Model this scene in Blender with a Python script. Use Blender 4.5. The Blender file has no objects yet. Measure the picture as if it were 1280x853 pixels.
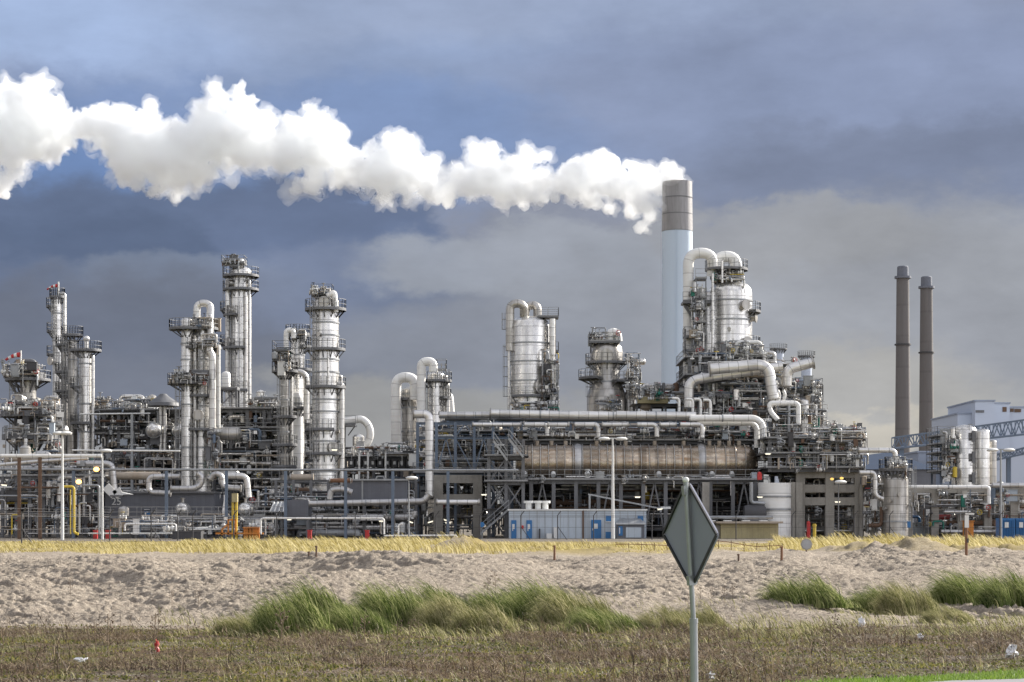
import bpy, math, random
import numpy as np
from mathutils import Vector, Matrix, noise
R = math.radians
rnd = random.Random(7)
F = 2489.0; HY = 648.0; CZ = 2.2; GZ = 0.12
sc = bpy.context.scene
COL = sc.collection
def P(px, py, D):                      # a point of the place from its bearing, rise and distance
    return Vector(((px-640)/F*D, D, CZ+(HY-py)/F*D))
def m2(px, D): return px/F*D           # size of px at distance D

# ------------------------------------------------------------------ mesh builder
class MB:
    def __init__(s): s.v=[]; s.f=[]; s.sm=[]; s.n=0; s.u=[]; s.mi=[]; s.cur=0
    def add(s, vs, fs, smooth=False, u=None):
        o=s.n; s.v.extend(vs); s.n+=len(vs); s.u.extend(u if u is not None else [.5]*len(vs)); s.mi.extend([s.cur]*len(fs))
        for f in fs: s.f.append([i+o for i in f])
        s.sm.extend([smooth]*len(fs)); return s
    def box(s, c, sz, rz=0, M=None):
        x,y,z=sz[0]/2,sz[1]/2,sz[2]/2
        vs=[Vector((a*x,b*y,d*z)) for a in(-1,1) for b in(-1,1) for d in(-1,1)]
        c=Vector(c)
        if M is not None: vs=[M@v+c for v in vs]
        elif rz:
            ca,sa=math.cos(rz),math.sin(rz); vs=[Vector((v.x*ca-v.y*sa,v.x*sa+v.y*ca,v.z))+c for v in vs]
        else: vs=[v+c for v in vs]
        return s.add(vs,[(0,1,3,2),(4,6,7,5),(0,4,5,1),(2,3,7,6),(0,2,6,4),(1,5,7,3)])
    def b2(s,x0,x1,y0,y1,z0,z1): return s.box(((x0+x1)/2,(y0+y1)/2,(z0+z1)/2),(abs(x1-x0),abs(y1-y0),abs(z1-z0)))
    def bar(s,a,b,w,h=None):
        a=Vector(a);b=Vector(b);d=b-a;L=d.length
        if L<1e-5: return s
        M=d.to_track_quat('Z','Y').to_matrix()
        return s.box((a+b)/2,(w,h or w,L),M=M)
    def ibeam(s,a,b,w):                # an H section
        a=Vector(a);b=Vector(b);d=b-a;L=d.length
        M=d.to_track_quat('Z','Y').to_matrix(); c=(a+b)/2
        s.box(c,(w*.12,w*.8,L),M=M)
        for k in(-1,1): s.box(c+M@Vector((0,k*w*.45,0)),(w,w*.1,L),M=M)
        return s
    def tube(s,pts,r,n=12,bend=None,caps=True):
        pts=[Vector(p) for p in pts]
        if bend is None: bend=(r[0] if isinstance(r,list) else r)*2.2
        path=[pts[0]]
        for i in range(1,len(pts)-1):
            a,b,c=pts[i-1],pts[i],pts[i+1]
            d1=(a-b);d2=(c-b);l1,l2=d1.length,d2.length
            if l1<1e-6 or l2<1e-6: continue
            d1/=l1;d2/=l2; t=min(bend,l1*.48,l2*.48)
            if d1.dot(d2)<-.995: path.append(b); continue
            k=6
            for j in range(k+1):
                u=j/k; path.append((b+d1*t)*(1-u)**2+b*2*u*(1-u)+(b+d2*t)*u*u)
        path.append(pts[-1])
        tan=[]
        for i in range(len(path)):
            a=path[max(0,i-1)];b=path[min(len(path)-1,i+1)]; d=(b-a)
            tan.append(d.normalized() if d.length>1e-9 else Vector((0,0,1)))
        up=Vector((0,0,1)) if abs(tan[0].z)<.9 else Vector((0,1,0))
        nrm=(up-tan[0]*up.dot(tan[0])).normalized()
        vs=[];us=[];acc=0
        for i,p in enumerate(path):
            if i: acc+=(p-path[i-1]).length
            nrm=(nrm-tan[i]*nrm.dot(tan[i]))
            nrm=nrm.normalized() if nrm.length>1e-6 else tan[i].orthogonal().normalized()
            bi=tan[i].cross(nrm)
            rr=r[i] if isinstance(r,list) else r
            for k in range(n):
                t=2*math.pi*k/n; vs.append(p+(nrm*math.cos(t)+bi*math.sin(t))*rr); us.append(acc)
        fs=[]
        for i in range(len(path)-1):
            for k in range(n):
                a=i*n+k;b=i*n+(k+1)%n; fs.append((a,b,b+n,a+n))
        s.add(vs,fs,True,us)
        if caps:
            s.add(vs[:n],[tuple(range(n))[::-1]]); s.add(vs[-n:],[tuple(range(n))])
        return s
    def cyl(s,a,b,r,n=12): return s.tube([a,b],r,n)
    def lathe(s,c,prof,n=24,axis='z',ang=None):
        # prof: list of (r,z); hard corners above 35 degrees are split
        c=Vector(c); segs=[];cur=[prof[0]]
        for i in range(1,len(prof)):
            cur.append(prof[i])
            if i<len(prof)-1:
                a=math.atan2(prof[i][1]-prof[i-1][1],prof[i][0]-prof[i-1][0]);b=math.atan2(prof[i+1][1]-prof[i][1],prof[i+1][0]-prof[i][0])
                d=abs((b-a+math.pi)%(2*math.pi)-math.pi)
                if d>R(35): segs.append(cur);cur=[prof[i]]
        segs.append(cur)
        a0,a1=ang or (0,2*math.pi); full=ang is None; m=n if full else n+1
        for sg in segs:
            vs=[];fs=[];us=[]
            for r,z in sg:
                for k in range(m):
                    us.append(z+c.z if axis=='z' else z+100)
                    t=a0+(a1-a0)*k/n
                    if axis=='z': vs.append(c+Vector((r*math.cos(t),r*math.sin(t),z)))
                    elif axis=='x': vs.append(c+Vector((z,r*math.cos(t),r*math.sin(t))))
                    else: vs.append(c+Vector((r*math.cos(t),z,r*math.sin(t))))
            for i in range(len(sg)-1):
                for k in range(n):
                    a=i*m+k;b=i*m+((k+1)%m if full else k+1); fs.append((a,b,b+m,a+m))
            s.add(vs,fs,len(sg)>1,us)
        return s
    def sphere(s,c,r,n=12,sq=1):
        k=max(5,n//2); return s.lathe(c,[(r*math.sin(math.pi*i/k)+1e-4,-r*sq*math.cos(math.pi*i/k)) for i in range(k+1)],n)
    def dome(s,c,r,h,n=24,k=6):
        return s.lathe(c,[(r*math.cos(math.pi/2*i/k)+1e-4,h*math.sin(math.pi/2*i/k)) for i in range(k+1)],n)
    def wheel(s,c,r,axis='y'):
        c=Vector(c);pts=[]
        for k in range(13):
            t=2*math.pi*k/12; pts.append(c+(Vector((r*math.cos(t),0,r*math.sin(t))) if axis=='y' else Vector((r*math.cos(t),r*math.sin(t),0))))
        s.tube(pts,r*.14,5,bend=0.001,caps=False); s.cyl(c-Vector((r,0,0)),c+Vector((r,0,0)),r*.1,5); return s
    def build(s,name,mat,parent=None,mats=None,mi=None):
        me=bpy.data.meshes.new(name)
        off=parent.get('_o') if parent is not None else None
        base=Vector(off) if off is not None else Vector((0,0,0))
        me.from_pydata([tuple(Vector(v)-base) for v in s.v],[],s.f)
        me.polygons.foreach_set('use_smooth',s.sm)
        if mats:
            for q in mats: me.materials.append(q)
            me.polygons.foreach_set('material_index',s.mi)
        else: me.materials.append(mat)
        at=me.attributes.new('along','FLOAT','POINT'); at.data.foreach_set('value',s.u)
        me.update()
        o=bpy.data.objects.new(name,me); COL.objects.link(o)
        if parent is not None: o.parent=parent; o['_o']=tuple(base)
        return o
def tag(o,label=None,cat=None,group=None,kind=None):
    if label: o['label']=label
    if cat: o['category']=cat
    if group: o['group']=group
    if kind: o['kind']=kind
    return o
def thing(name,loc,label,cat,group=None):
    o=bpy.data.objects.new(name,None); COL.objects.link(o); o.location=loc; o['_o']=tuple(loc)
    o.empty_display_size=.5
    return tag(o,label,cat,group)
def copy_tree(o,parent=None):
    c=o.copy(); COL.objects.link(c)
    if parent is not None: c.parent=parent
    for ch in list(KIDS(o)): copy_tree(ch,c)
    return c
def KIDS(o): return [x for x in o.children]

# ------------------------------------------------------------------ materials
def newmat(name):
    m=bpy.data.materials.new(name); m.use_nodes=True; nt=m.node_tree
    return m,nt,nt.nodes['Principled BSDF']
def N(nt,t,**kw):
    n=nt.nodes.new(t)
    for k,v in kw.items():
        if k.startswith('i_'):
            key=k[2:]; key=int(key) if key.isdigit() else key
            n.inputs[key].default_value=v
        else: setattr(n,k,v)
    return n
def L(nt,a,b): nt.links.new(a,b)
def MATH(nt,op,a,b=None,c=None,clamp=False):
    n=nt.nodes.new('ShaderNodeMath'); n.operation=op; n.use_clamp=clamp
    for i,x in enumerate((a,b,c)):
        if x is None: continue
        if isinstance(x,(int,float)): n.inputs[i].default_value=x
        else: nt.links.new(x,n.inputs[i])
    return n.outputs[0]
def MIXC(nt,f,a,b,mode='MIX'):
    n=nt.nodes.new('ShaderNodeMix'); n.data_type='RGBA'; n.blend_type=mode
    for i,x in ((0,f),(6,a),(7,b)):
        if isinstance(x,(int,float)): n.inputs[i].default_value=x
        elif isinstance(x,tuple): n.inputs[i].default_value=(*x[:3],1)
        else: nt.links.new(x,n.inputs[i])
    return n.outputs[2]
def NOISE(nt,vec,scale,detail=4,rough=.55):
    n=nt.nodes.new('ShaderNodeTexNoise'); n.inputs['Scale'].default_value=scale; n.inputs['Detail'].default_value=detail
    n.inputs['Roughness'].default_value=rough
    if vec is not None: nt.links.new(vec,n.inputs['Vector'])
    return n.outputs['Fac']
def RAMP(nt,f,stops):
    n=nt.nodes.new('ShaderNodeValToRGB'); cr=n.color_ramp
    while len(cr.elements)<len(stops): cr.elements.new(.5)
    for e,(p,c) in zip(cr.elements,stops): e.position=p; e.color=(*c,1) if len(c)==3 else c
    nt.links.new(f,n.inputs[0]); return n.outputs[0]
def SCALEV(nt,vec,s):
    n=nt.nodes.new('ShaderNodeVectorMath'); n.operation='MULTIPLY'; nt.links.new(vec,n.inputs[0]); n.inputs[1].default_value=s; return n.outputs[0]
def GEO(nt): return nt.nodes.new('ShaderNodeNewGeometry').outputs['Position']

def clad(name,col,rough=.38,metal=.75,band=1.1,axis='z',seam=.5,var=.12,stain=.25,staincol=(.25,.22,.18),bump=.25):
    """insulation cladding: sheet bands with seams, uneven sheets, streaks of grime"""
    m,nt,b=newmat(name); pos=GEO(nt)
    sep=N(nt,'ShaderNodeSeparateXYZ'); L(nt,pos,sep.inputs[0])
    if axis=='w': c=MATH(nt,'ADD',sep.outputs[0],sep.outputs[1])
    else: c=N(nt,'ShaderNodeAttribute',attribute_name='along').outputs['Fac']
    q=MATH(nt,'DIVIDE',c,band); fl=MATH(nt,'FLOOR',q); fr=MATH(nt,'FRACT',q)
    sm=MATH(nt,'LESS_THAN',fr,.07)
    wn=N(nt,'ShaderNodeTexWhiteNoise',noise_dimensions='4D')
    k=N(nt,'ShaderNodeVectorMath',operation='FLOOR'); L(nt,SCALEV(nt,pos,(.8,.25,0) if axis=='z' else (.07,.05,.2)),k.inputs[0]); L(nt,k.outputs[0],wn.inputs['Vector']); L(nt,fl,wn.inputs['W'])
    v=MATH(nt,'MULTIPLY_ADD',wn.outputs['Value'],2*var,1-var)
    st=NOISE(nt,SCALEV(nt,pos,(2.2,2.2,.18) if axis=='z' else (.5,.5,2.5)),1.3,5,.6)
    stf=MATH(nt,'MULTIPLY',RAMP(nt,st,[(.48,(0,0,0)),(.72,(1,1,1))]),stain)
    base=MIXC(nt,stf,tuple(col),tuple(staincol))
    hsv=N(nt,'ShaderNodeHueSaturation'); L(nt,base,hsv.inputs['Color']); L(nt,v,hsv.inputs['Value'])
    fin=MIXC(nt,MATH(nt,'MULTIPLY',sm,seam),hsv.outputs[0],(.06,.055,.05))
    L(nt,fin,b.inputs['Base Color'])
    fine=NOISE(nt,pos,2.2,2,.5)
    rr=MATH(nt,'MULTIPLY_ADD',fine,.3,rough-.12)
    L(nt,MATH(nt,'MULTIPLY_ADD',stf,.3,rr),b.inputs['Roughness'])
    b.inputs['Metallic'].default_value=metal
    bp=N(nt,'ShaderNodeBump'); bp.inputs['Strength'].default_value=bump; bp.inputs['Distance'].default_value=.05
    h=MATH(nt,'ADD',MATH(nt,'MULTIPLY',wn.outputs['Value'],.5),MATH(nt,'ADD',MATH(nt,'MULTIPLY',sm,-.6),fine)); L(nt,h,bp.inputs['Height']); L(nt,bp.outputs[0],b.inputs['Normal'])
    return m
def paint(name,col,rough=.6,metal=0,var=.35,dirt=(.06,.05,.04),amt=.35,scale=.9):
    m,nt,b=newmat(name); pos=GEO(nt)
    n1=NOISE(nt,SCALEV(nt,pos,(1,1,.4)),scale,6,.65); n2=NOISE(nt,pos,6,3,.6)
    v=MATH(nt,'MULTIPLY_ADD',n2,var,1-var/2)
    c=MIXC(nt,MATH(nt,'MULTIPLY',RAMP(nt,n1,[(.45,(0,0,0)),(.75,(1,1,1))]),amt),tuple(col),tuple(dirt))
    hsv=N(nt,'ShaderNodeHueSaturation'); L(nt,c,hsv.inputs['Color']); L(nt,v,hsv.inputs['Value']); L(nt,hsv.outputs[0],b.inputs['Base Color'])
    b.inputs['Roughness'].default_value=rough; b.inputs['Metallic'].default_value=metal
    return m
M={}
M['silver']=clad('silver_cladding',(.76,.74,.705),.25,.76,band=1.15,var=.14,stain=.4,seam=.55,bump=.16)
M['silver2']=clad('dull_silver_cladding',(.47,.45,.42),.33,.7,band=.9,stain=.6,var=.18,bump=.2)
M['pipe']=clad('pipe_cladding',(.52,.51,.50),.34,.8,band=.95,axis='h',stain=.3)
M['pipeb']=clad('bright_pipe_cladding',(.68,.665,.64),.34,.66,band=1.1,axis='h',stain=.2)
M['white']=clad('white_pipe_jacket',(.80,.79,.76),.45,.05,band=1.6,axis='h',stain=.2,staincol=(.5,.4,.28),seam=.3,var=.05)
M['chimwhite']=clad('painted_white_steel',(.54,.63,.73),.55,0,band=400,seam=0,var=.03,stain=.14,staincol=(.45,.5,.55))
M['chimgrey']=clad('stainless_panels',(.30,.29,.29),.45,.4,band=300,seam=.0,var=.1,stain=.3,staincol=(.1,.09,.09))
M['tan']=clad('tan_weathered_cladding',(.42,.355,.28),.25,.8,band=.9,axis='h',seam=-.0,var=.32,stain=.75,staincol=(.27,.15,.07),bump=.5)
M['steel']=paint('grey_painted_steel',(.15,.152,.16),.55,.2)
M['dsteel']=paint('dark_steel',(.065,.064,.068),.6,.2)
M['bsteel']=paint('blue_grey_steel',(.13,.17,.23),.5,.1)
M['galv']=paint('galvanised_steel',(.34,.35,.36),.45,.6)
M['rail']=paint('galvanised_handrail',(.30,.30,.30),.5,.4)
M['brown']=paint('brown_rusty_steel',(.12,.075,.05),.8,0,dirt=(.2,.1,.05))
M['rust']=paint('rusty_pipe',(.22,.11,.06),.8,0)
M['conc']=paint('fireproofing_concrete',(.33,.31,.275),.9,0,amt=.5,dirt=(.10,.09,.08))
M['yellow']=paint('yellow_paint',(.62,.45,.05),.5,0)
M['orange']=paint('orange_paint',(.6,.22,.03),.5,0)
M['red']=paint('red_paint',(.5,.03,.03),.5,0)
M['blue']=paint('blue_paint',(.03,.16,.38),.5,0,amt=.15)
M['teal']=paint('green_valve_paint',(.02,.20,.15),.5,0)
M['cabin']=paint('pale_cabin_panels',(.46,.52,.58),.6,0,amt=.25,dirt=(.3,.3,.3),var=.15)
M['offwhite']=paint('off_white_paint',(.7,.7,.68),.6,0,amt=.2,dirt=(.4,.38,.33),var=.15)
M['gwall']=clad('grey_profiled_wall',(.14,.145,.165),.6,.1,band=.45,axis='w',seam=.25,var=.05,stain=.2,staincol=(.09,.085,.08))
M['tanwall']=paint('tan_painted_wall',(.42,.36,.20),.8,0,amt=.5,dirt=(.2,.17,.08))
M['dark']=paint('shade_dark_ribs',(.02,.02,.022),.9,0)  # near-black colour stands for the shade under the tank
M['glass']=paint('dark_window_glass',(.03,.04,.05),.15,0,var=.05,amt=0)
M['chimconc']=clad('chimney_concrete',(.155,.145,.14),.85,0,band=14,seam=.15,var=.06,stain=.4,staincol=(.16,.13,.12))
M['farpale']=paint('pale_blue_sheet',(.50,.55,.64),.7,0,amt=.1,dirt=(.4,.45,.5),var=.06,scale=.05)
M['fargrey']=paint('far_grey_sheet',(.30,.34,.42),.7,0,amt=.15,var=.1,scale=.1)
M['fargrey2']=paint('far_dark_grey',(.16,.17,.20),.8,0,amt=.2)
M['roofblue']=paint('slate_blue_roof',(.055,.075,.115),.7,0,amt=.2)
M['beige']=paint('faded_beige_cladding',(.40,.34,.27),.6,.1,amt=.5,dirt=(.25,.17,.1))

M['roofblue'].node_tree.nodes['Principled BSDF'].inputs['Specular IOR Level'].default_value=.06
# ------------------------------------------------------------------ sky, sun, camera
SUN_AZ=R(54); SUN_EL=R(27)             # azimuth clockwise from +Y
sd=Vector((math.sin(SUN_AZ)*math.cos(SUN_EL),math.cos(SUN_AZ)*math.cos(SUN_EL),math.sin(SUN_EL)))
sun=bpy.data.lights.new('sun','SUN'); sun.energy=5.0; sun.angle=R(.53); sun.color=(1,.945,.86)
so=bpy.data.objects.new('sun',sun); COL.objects.link(so); so.rotation_euler=(-sd).to_track_quat('-Z','Y').to_euler()
w=bpy.data.worlds.new('World'); sc.world=w; w.use_nodes=True; nt=w.node_tree
bg=nt.nodes['Background']
sky=N(nt,'ShaderNodeTexSky',sky_type='NISHITA',sun_disc=False,sun_elevation=SUN_EL,sun_rotation=SUN_AZ,altitude=5,air_density=1.2,dust_density=1.5,ozone_density=1.5)
tc=N(nt,'ShaderNodeTexCoord'); dirv=tc.outputs['Generated']
sep=N(nt,'ShaderNodeSeparateXYZ'); L(nt,dirv,sep.inputs[0])
az=MATH(nt,'ARCTAN2',sep.outputs[0],sep.outputs[1]); el=MATH(nt,'ARCSINE',sep.outputs[2])
cmb=N(nt,'ShaderNodeCombineXYZ'); L(nt,az,cmb.inputs[0]); L(nt,el,cmb.inputs[1])
ae=cmb.outputs[0]
# warp the bearings with noise so that the cloud banks have ragged edges
def warp(scale,amp,det):
    n=N(nt,'ShaderNodeTexNoise'); n.inputs['Scale'].default_value=scale; n.inputs['Detail'].default_value=det; n.inputs['Roughness'].default_value=.58
    L(nt,SCALEV(nt,ae,(1,1.7,1)),n.inputs['Vector'])
    s=N(nt,'ShaderNodeVectorMath',operation='SUBTRACT'); L(nt,n.outputs['Color'],s.inputs[0]); s.inputs[1].default_value=(.5,.5,.5)
    return SCALEV(nt,s.outputs[0],(amp,amp*.7,0))
def VADD(a,b):
    n=N(nt,'ShaderNodeVectorMath',operation='ADD'); L(nt,a,n.inputs[0]); L(nt,b,n.inputs[1]); return n.outputs[0]
wv=VADD(VADD(VADD(ae,warp(7,.09,6)),warp(24,.04,5)),warp(75,.014,4))
def lin(c): return tuple(((x/255+.055)/1.055)**2.4 if x>10 else x/255/12.92 for x in c)
def blob(base,cx,cy,rx,ry,col,amt=1,soft=.9):
    s=N(nt,'ShaderNodeVectorMath',operation='SUBTRACT'); L(nt,wv,s.inputs[0]); s.inputs[1].default_value=((cx-640)/F,(HY-cy)/F,0)
    q=SCALEV(nt,s.outputs[0],(F/rx,F/ry,0)); ln=N(nt,'ShaderNodeVectorMath',operation='LENGTH'); L(nt,q,ln.inputs[0])
    mr=N(nt,'ShaderNodeMapRange',interpolation_type='SMOOTHERSTEP'); L(nt,ln.outputs['Value'],mr.inputs[0])
    mr.inputs[1].default_value=1+soft*.42; mr.inputs[2].default_value=1-soft*.42; mr.inputs[3].default_value=0; mr.inputs[4].default_value=amt
    return MIXC(nt,mr.outputs[0],base,lin(col))
sw=N(nt,'ShaderNodeSeparateXYZ'); L(nt,wv,sw.inputs[0])
e2=MATH(nt,'DIVIDE',sw.outputs[1],.36)
cl=RAMP(nt,e2,[(0,lin((172,170,168))),(.2,lin((150,153,162))),(.45,lin((140,146,164))),(.62,lin((142,152,178))),(.8,lin((150,160,186))),(1,lin((160,168,188)))])
cl=blob(cl,120,20,330,100,(163,182,218),.95)
cl=blob(cl,650,20,420,90,(156,170,200),.85)
cl=blob(cl,640,140,500,90,(146,163,197),.85)
cl=blob(cl,1050,130,430,110,(141,153,183),.9)
cl=blob(cl,1180,225,330,70,(127,137,162),.95)
cl=blob(cl,300,190,420,80,(128,150,192),.8)
cl=blob(cl,60,245,240,80,(116,142,188),.95,1.1)
cl=blob(cl,180,340,420,105,(104,118,147),.95,.6)
cl=blob(cl,120,320,150,35,(96,110,138),.7,1.2)
cl=blob(cl,400,300,165,62,(108,122,152),.95,.35)
cl=blob(cl,225,365,150,30,(132,142,162),.7,.9)
cl=blob(cl,160,455,420,90,(112,118,134),.9,.9)
cl=blob(cl,420,370,150,60,(126,136,160),.7,1)
cl=blob(cl,1180,400,380,150,(163,166,174),.9,.6)
cl=blob(cl,960,300,200,45,(160,162,168),.8,.7)
cl=blob(cl,650,330,210,50,(160,165,176),.85,.6)
cl=blob(cl,600,440,200,60,(142,147,160),.8,1)
cl=blob(cl,760,390,130,60,(150,154,164),.7,1)
cl=blob(cl,500,520,220,40,(160,160,160),.8,1)
cl=blob(cl,1060,500,200,50,(178,176,173),.75,1)
cl=blob(cl,1085,540,75,20,(205,198,186),.7,1)
cl=blob(cl,1250,430,120,60,(154,157,166),.7,1)
fb=NOISE(nt,SCALEV(nt,ae,(1,2.2,1)),13,7,.6)
fb2=NOISE(nt,SCALEV(nt,wv,(1,1.8,1)),5.5,4,.5)
fv=MATH(nt,'ADD',MATH(nt,'MULTIPLY_ADD',fb,.56,.72),MATH(nt,'MULTIPLY_ADD',fb2,.36,-.18))
mul=N(nt,'ShaderNodeVectorMath',operation='SCALE'); L(nt,cl,mul.inputs[0]); L(nt,fv,mul.inputs[3])
EXPO=1.0
cs=N(nt,'ShaderNodeVectorMath',operation='SCALE'); cg=N(nt,'ShaderNodeVectorMath',operation='MULTIPLY'); L(nt,mul.outputs[0],cg.inputs[0]); cg.inputs[1].default_value=(1.0,1.01,1.0); L(nt,cg.outputs[0],cs.inputs[0]); cs.inputs[3].default_value=1/(2**EXPO)
ns=N(nt,'ShaderNodeVectorMath',operation='SCALE'); L(nt,sky.outputs[0],ns.inputs[0]); ns.inputs[3].default_value=.10
nt_=N(nt,'ShaderNodeVectorMath',operation='MULTIPLY'); L(nt,ns.outputs[0],nt_.inputs[0]); nt_.inputs[1].default_value=(1.07,.91,1.05)
# the bank of cloud fills the sky ahead; behind and overhead blue sky with unseen cloud, its contrast added for metal reflections
mr=N(nt,'ShaderNodeMapRange',interpolation_type='SMOOTHSTEP'); L(nt,sep.outputs[1],mr.inputs[0])
mr.inputs[1].default_value=.05; mr.inputs[2].default_value=.6
brk=RAMP(nt,NOISE(nt,dirv,2.6,6,.6),[(.30,(0,0,0)),(.44,(1,1,1))])
bc=RAMP(nt,NOISE(nt,SCALEV(nt,dirv,(1,1,2.2)),2.1,5,.6),[(.38,(.15,.16,.20)),(.5,(.33,.34,.385)),(.66,(1.08,1.08,1.10))])
back=MIXC(nt,brk,nt_.outputs[0],bc)
side=N(nt,'ShaderNodeMapRange'); L(nt,sep.outputs[0],side.inputs[0]); side.inputs[1].default_value=-1; side.inputs[2].default_value=1; side.inputs[3].default_value=.55; side.inputs[4].default_value=1.65   # unseen sky brightened toward the sun side, added to model the metal
bs=N(nt,'ShaderNodeVectorMath',operation='SCALE'); L(nt,back,bs.inputs[0]); L(nt,side.outputs[0],bs.inputs[3])
fin=MIXC(nt,mr.outputs[0],bs.outputs[0],cs.outputs[0])
L(nt,fin,bg.inputs['Color']); bg.inputs['Strength'].default_value=1.0
cam=bpy.data.cameras.new('camera'); co=bpy.data.objects.new('camera',cam); COL.objects.link(co)
co.location=(0,0,CZ); co.rotation_euler=(R(90),0,0)
cam.sensor_width=36; cam.lens=36*F/1280; cam.shift_y=(HY-426.5)/1280; cam.clip_end=20000; cam.clip_start=.5
sc.camera=co
sc.view_settings.view_transform='Standard'; sc.view_settings.look='None'; sc.view_settings.gamma=1; sc.view_settings.exposure=EXPO
cy=sc.cycles; cy.use_denoising=True; cy.max_bounces=20; cy.diffuse_bounces=2; cy.glossy_bounces=3; cy.volume_bounces=20; cy.transparent_max_bounces=8
cy.caustics_reflective=False; cy.caustics_refractive=False; cy.sample_clamp_indirect=6
try: cy.denoiser='OPENIMAGEDENOISE'
except Exception: pass

# ------------------------------------------------------------------ steam plume
SD=335.0
def build_plume():
    rr=random.Random(11)
    env=[(850,219,230),(842,217,238),(826,212,256),(800,206,262),(770,200,262),(740,194,262),(710,196,258),(680,198,258),(650,190,264),(620,186,262),(600,184,262),(575,190,256),(552,198,248),(530,182,254),(500,162,258),(475,166,254),(452,184,246),(430,158,238),(400,132,240),(375,134,236),(350,164,222),(332,150,216),(315,114,218),(290,108,220),(265,112,232),(240,132,242),(215,152,248),(190,138,246),(165,128,242),(145,130,216),(125,128,194),(100,130,190),(80,130,198),(60,106,206),(40,98,212),(20,104,216),(0,100,222),(-30,100,220),(-80,90,220),(-150,90,230),(-220,90,230)]
    line=[(x,(t_+b_)/2,(b_-t_)/2) for x,t_,b_ in env]
    balls=[]
    for i,(x,y,r) in enumerate(line):
        balls.append((P(x,y,SD)+Vector((0,rr.uniform(-1,1),0)),m2(max(4,r*.62),SD)))
    def at(t):
        i=min(int(t),len(line)-2);f=t-i;return [line[i][k]*(1-f)+line[i+1][k]*f for k in range(3)]
    for k in range(420):
        t=rr.uniform(1.2,len(line)-1.01); x,y,r=at(t); a=rr.uniform(0,2*math.pi); up=math.sin(a)
        rad=r*rr.uniform(.16,.40); dist=(r*.98-rad)*rr.uniform(.72,1.04)
        c=P(x,y,SD)+Vector((m2(math.cos(a)*dist*.8,SD)*rr.uniform(.3,1),m2(math.cos(a)*dist*1.0,SD),m2(up*dist,SD)))
        balls.append((c,m2(rad,SD)))
    for x,y,r in [(50,108,14),(35,112,16),(10,108,12),(150,136,12),(180,138,11),(270,122,16),(300,116,13),(312,128,14),(385,136,14),(400,146,16),(430,164,10),(500,170,12),(485,172,12),(515,180,10),(598,190,13),(612,192,12),(660,195,15),(675,196,12),(745,202,17),(760,205,14),(790,212,12),(815,214,11),(832,217,13),(845,221,10),(853,225,9),
                  (170,232,14),(190,242,10),(215,238,12),(150,215,14),(230,226,14),(380,235,14),(480,240,18),(540,243,14),(560,240,16),(650,245,16),(803,283,10),(814,268,11),(805,258,15),(820,254,11),(788,262,10),(765,258,10),(740,250,14),(3,225,14),(-4,238,12),(15,210,16)]:
        balls.append((P(x,y,SD)+Vector((0,rr.uniform(-2,2),0)),m2(r,SD)))
    mb=MB()
    ico=bpy.data.meshes.new('t')
    import bmesh
    bm=bmesh.new(); bmesh.ops.create_icosphere(bm,subdivisions=3,radius=1); iv=[v.co.copy() for v in bm.verts]; fi=[[v.index for v in f.verts] for f in bm.faces]; bm.free()
    for c,r in balls: mb.add([c+v*r for v in iv],fi)
    tmp=mb.build('plume_tmp',bpy.data.materials.new('x'))
    md=tmp.modifiers.new('r','REMESH'); md.mode='VOXEL'; md.voxel_size=.36
    dg=bpy.context.evaluated_depsgraph_get(); me=bpy.data.meshes.new_from_object(tmp.evaluated_get(dg))
    bpy.data.objects.remove(tmp)
    n=len(me.vertices); co_=np.empty(n*3,'f'); no_=np.empty(n*3,'f'); me.vertices.foreach_get('co',co_); me.vertices.foreach_get('normal',no_)
    co_=co_.reshape(-1,3); no_=no_.reshape(-1,3)
    for i in range(n):
        p=Vector(co_[i]); 
        grow=min(1,max(.15,(30-p.x)/40))
        d=0
        for s,a in ((.22,1.5),(.5,1.1),(1.1,.62),(2.2,.26)):
            d+=a*(abs(noise.noise(p*s))*1.7-.50)*(.35+.65*grow)
        co_[i]+=no_[i]*d
    fr_=co_.copy()
    for i in range(n):
        p=Vector(co_[i]); d=.5
        for s_,a_ in ((.16,1.5),(.45,1.1),(1.1,.6),(2.4,.3)): d+=a_*noise.noise(p*s_+Vector((5,9,2)))*(1.35 if no_[i][2]<.1 else .8)
        fr_[i]+=no_[i]*max(d,.04)
    def smat(name,dens,col):
        m=bpy.data.materials.new(name); m.use_nodes=True; t=m.node_tree; t.nodes.clear()
        out=t.nodes.new('ShaderNodeOutputMaterial'); pv=t.nodes.new('ShaderNodeVolumePrincipled')
        pv.inputs['Color'].default_value=(*col,1); pv.inputs['Density'].default_value=dens; pv.inputs['Anisotropy'].default_value=0
        L(t,pv.outputs[0],out.inputs['Volume']); return m
    res=[]
    for nm,cc,dens in (('steam_plume',co_,PL_DENS),('thin_steam_fringe',fr_,.14)):
        mm=me.copy(); mm.name=nm; mm.vertices.foreach_set('co',cc.ravel()); mm.polygons.foreach_set('use_smooth',[True]*len(mm.polygons)); mm.update()
        mm.materials.clear(); mm.materials.append(smat(nm,dens,(.990,.996,1.0)))
        o=bpy.data.objects.new(nm,mm); COL.objects.link(o); res.append(o)
    res[1].parent=res[0]
    return tag(res[0],'long white plume of steam drifting away from the tall white chimney','steam',kind='stuff')
PL_DENS=.46
build_plume()
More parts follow.
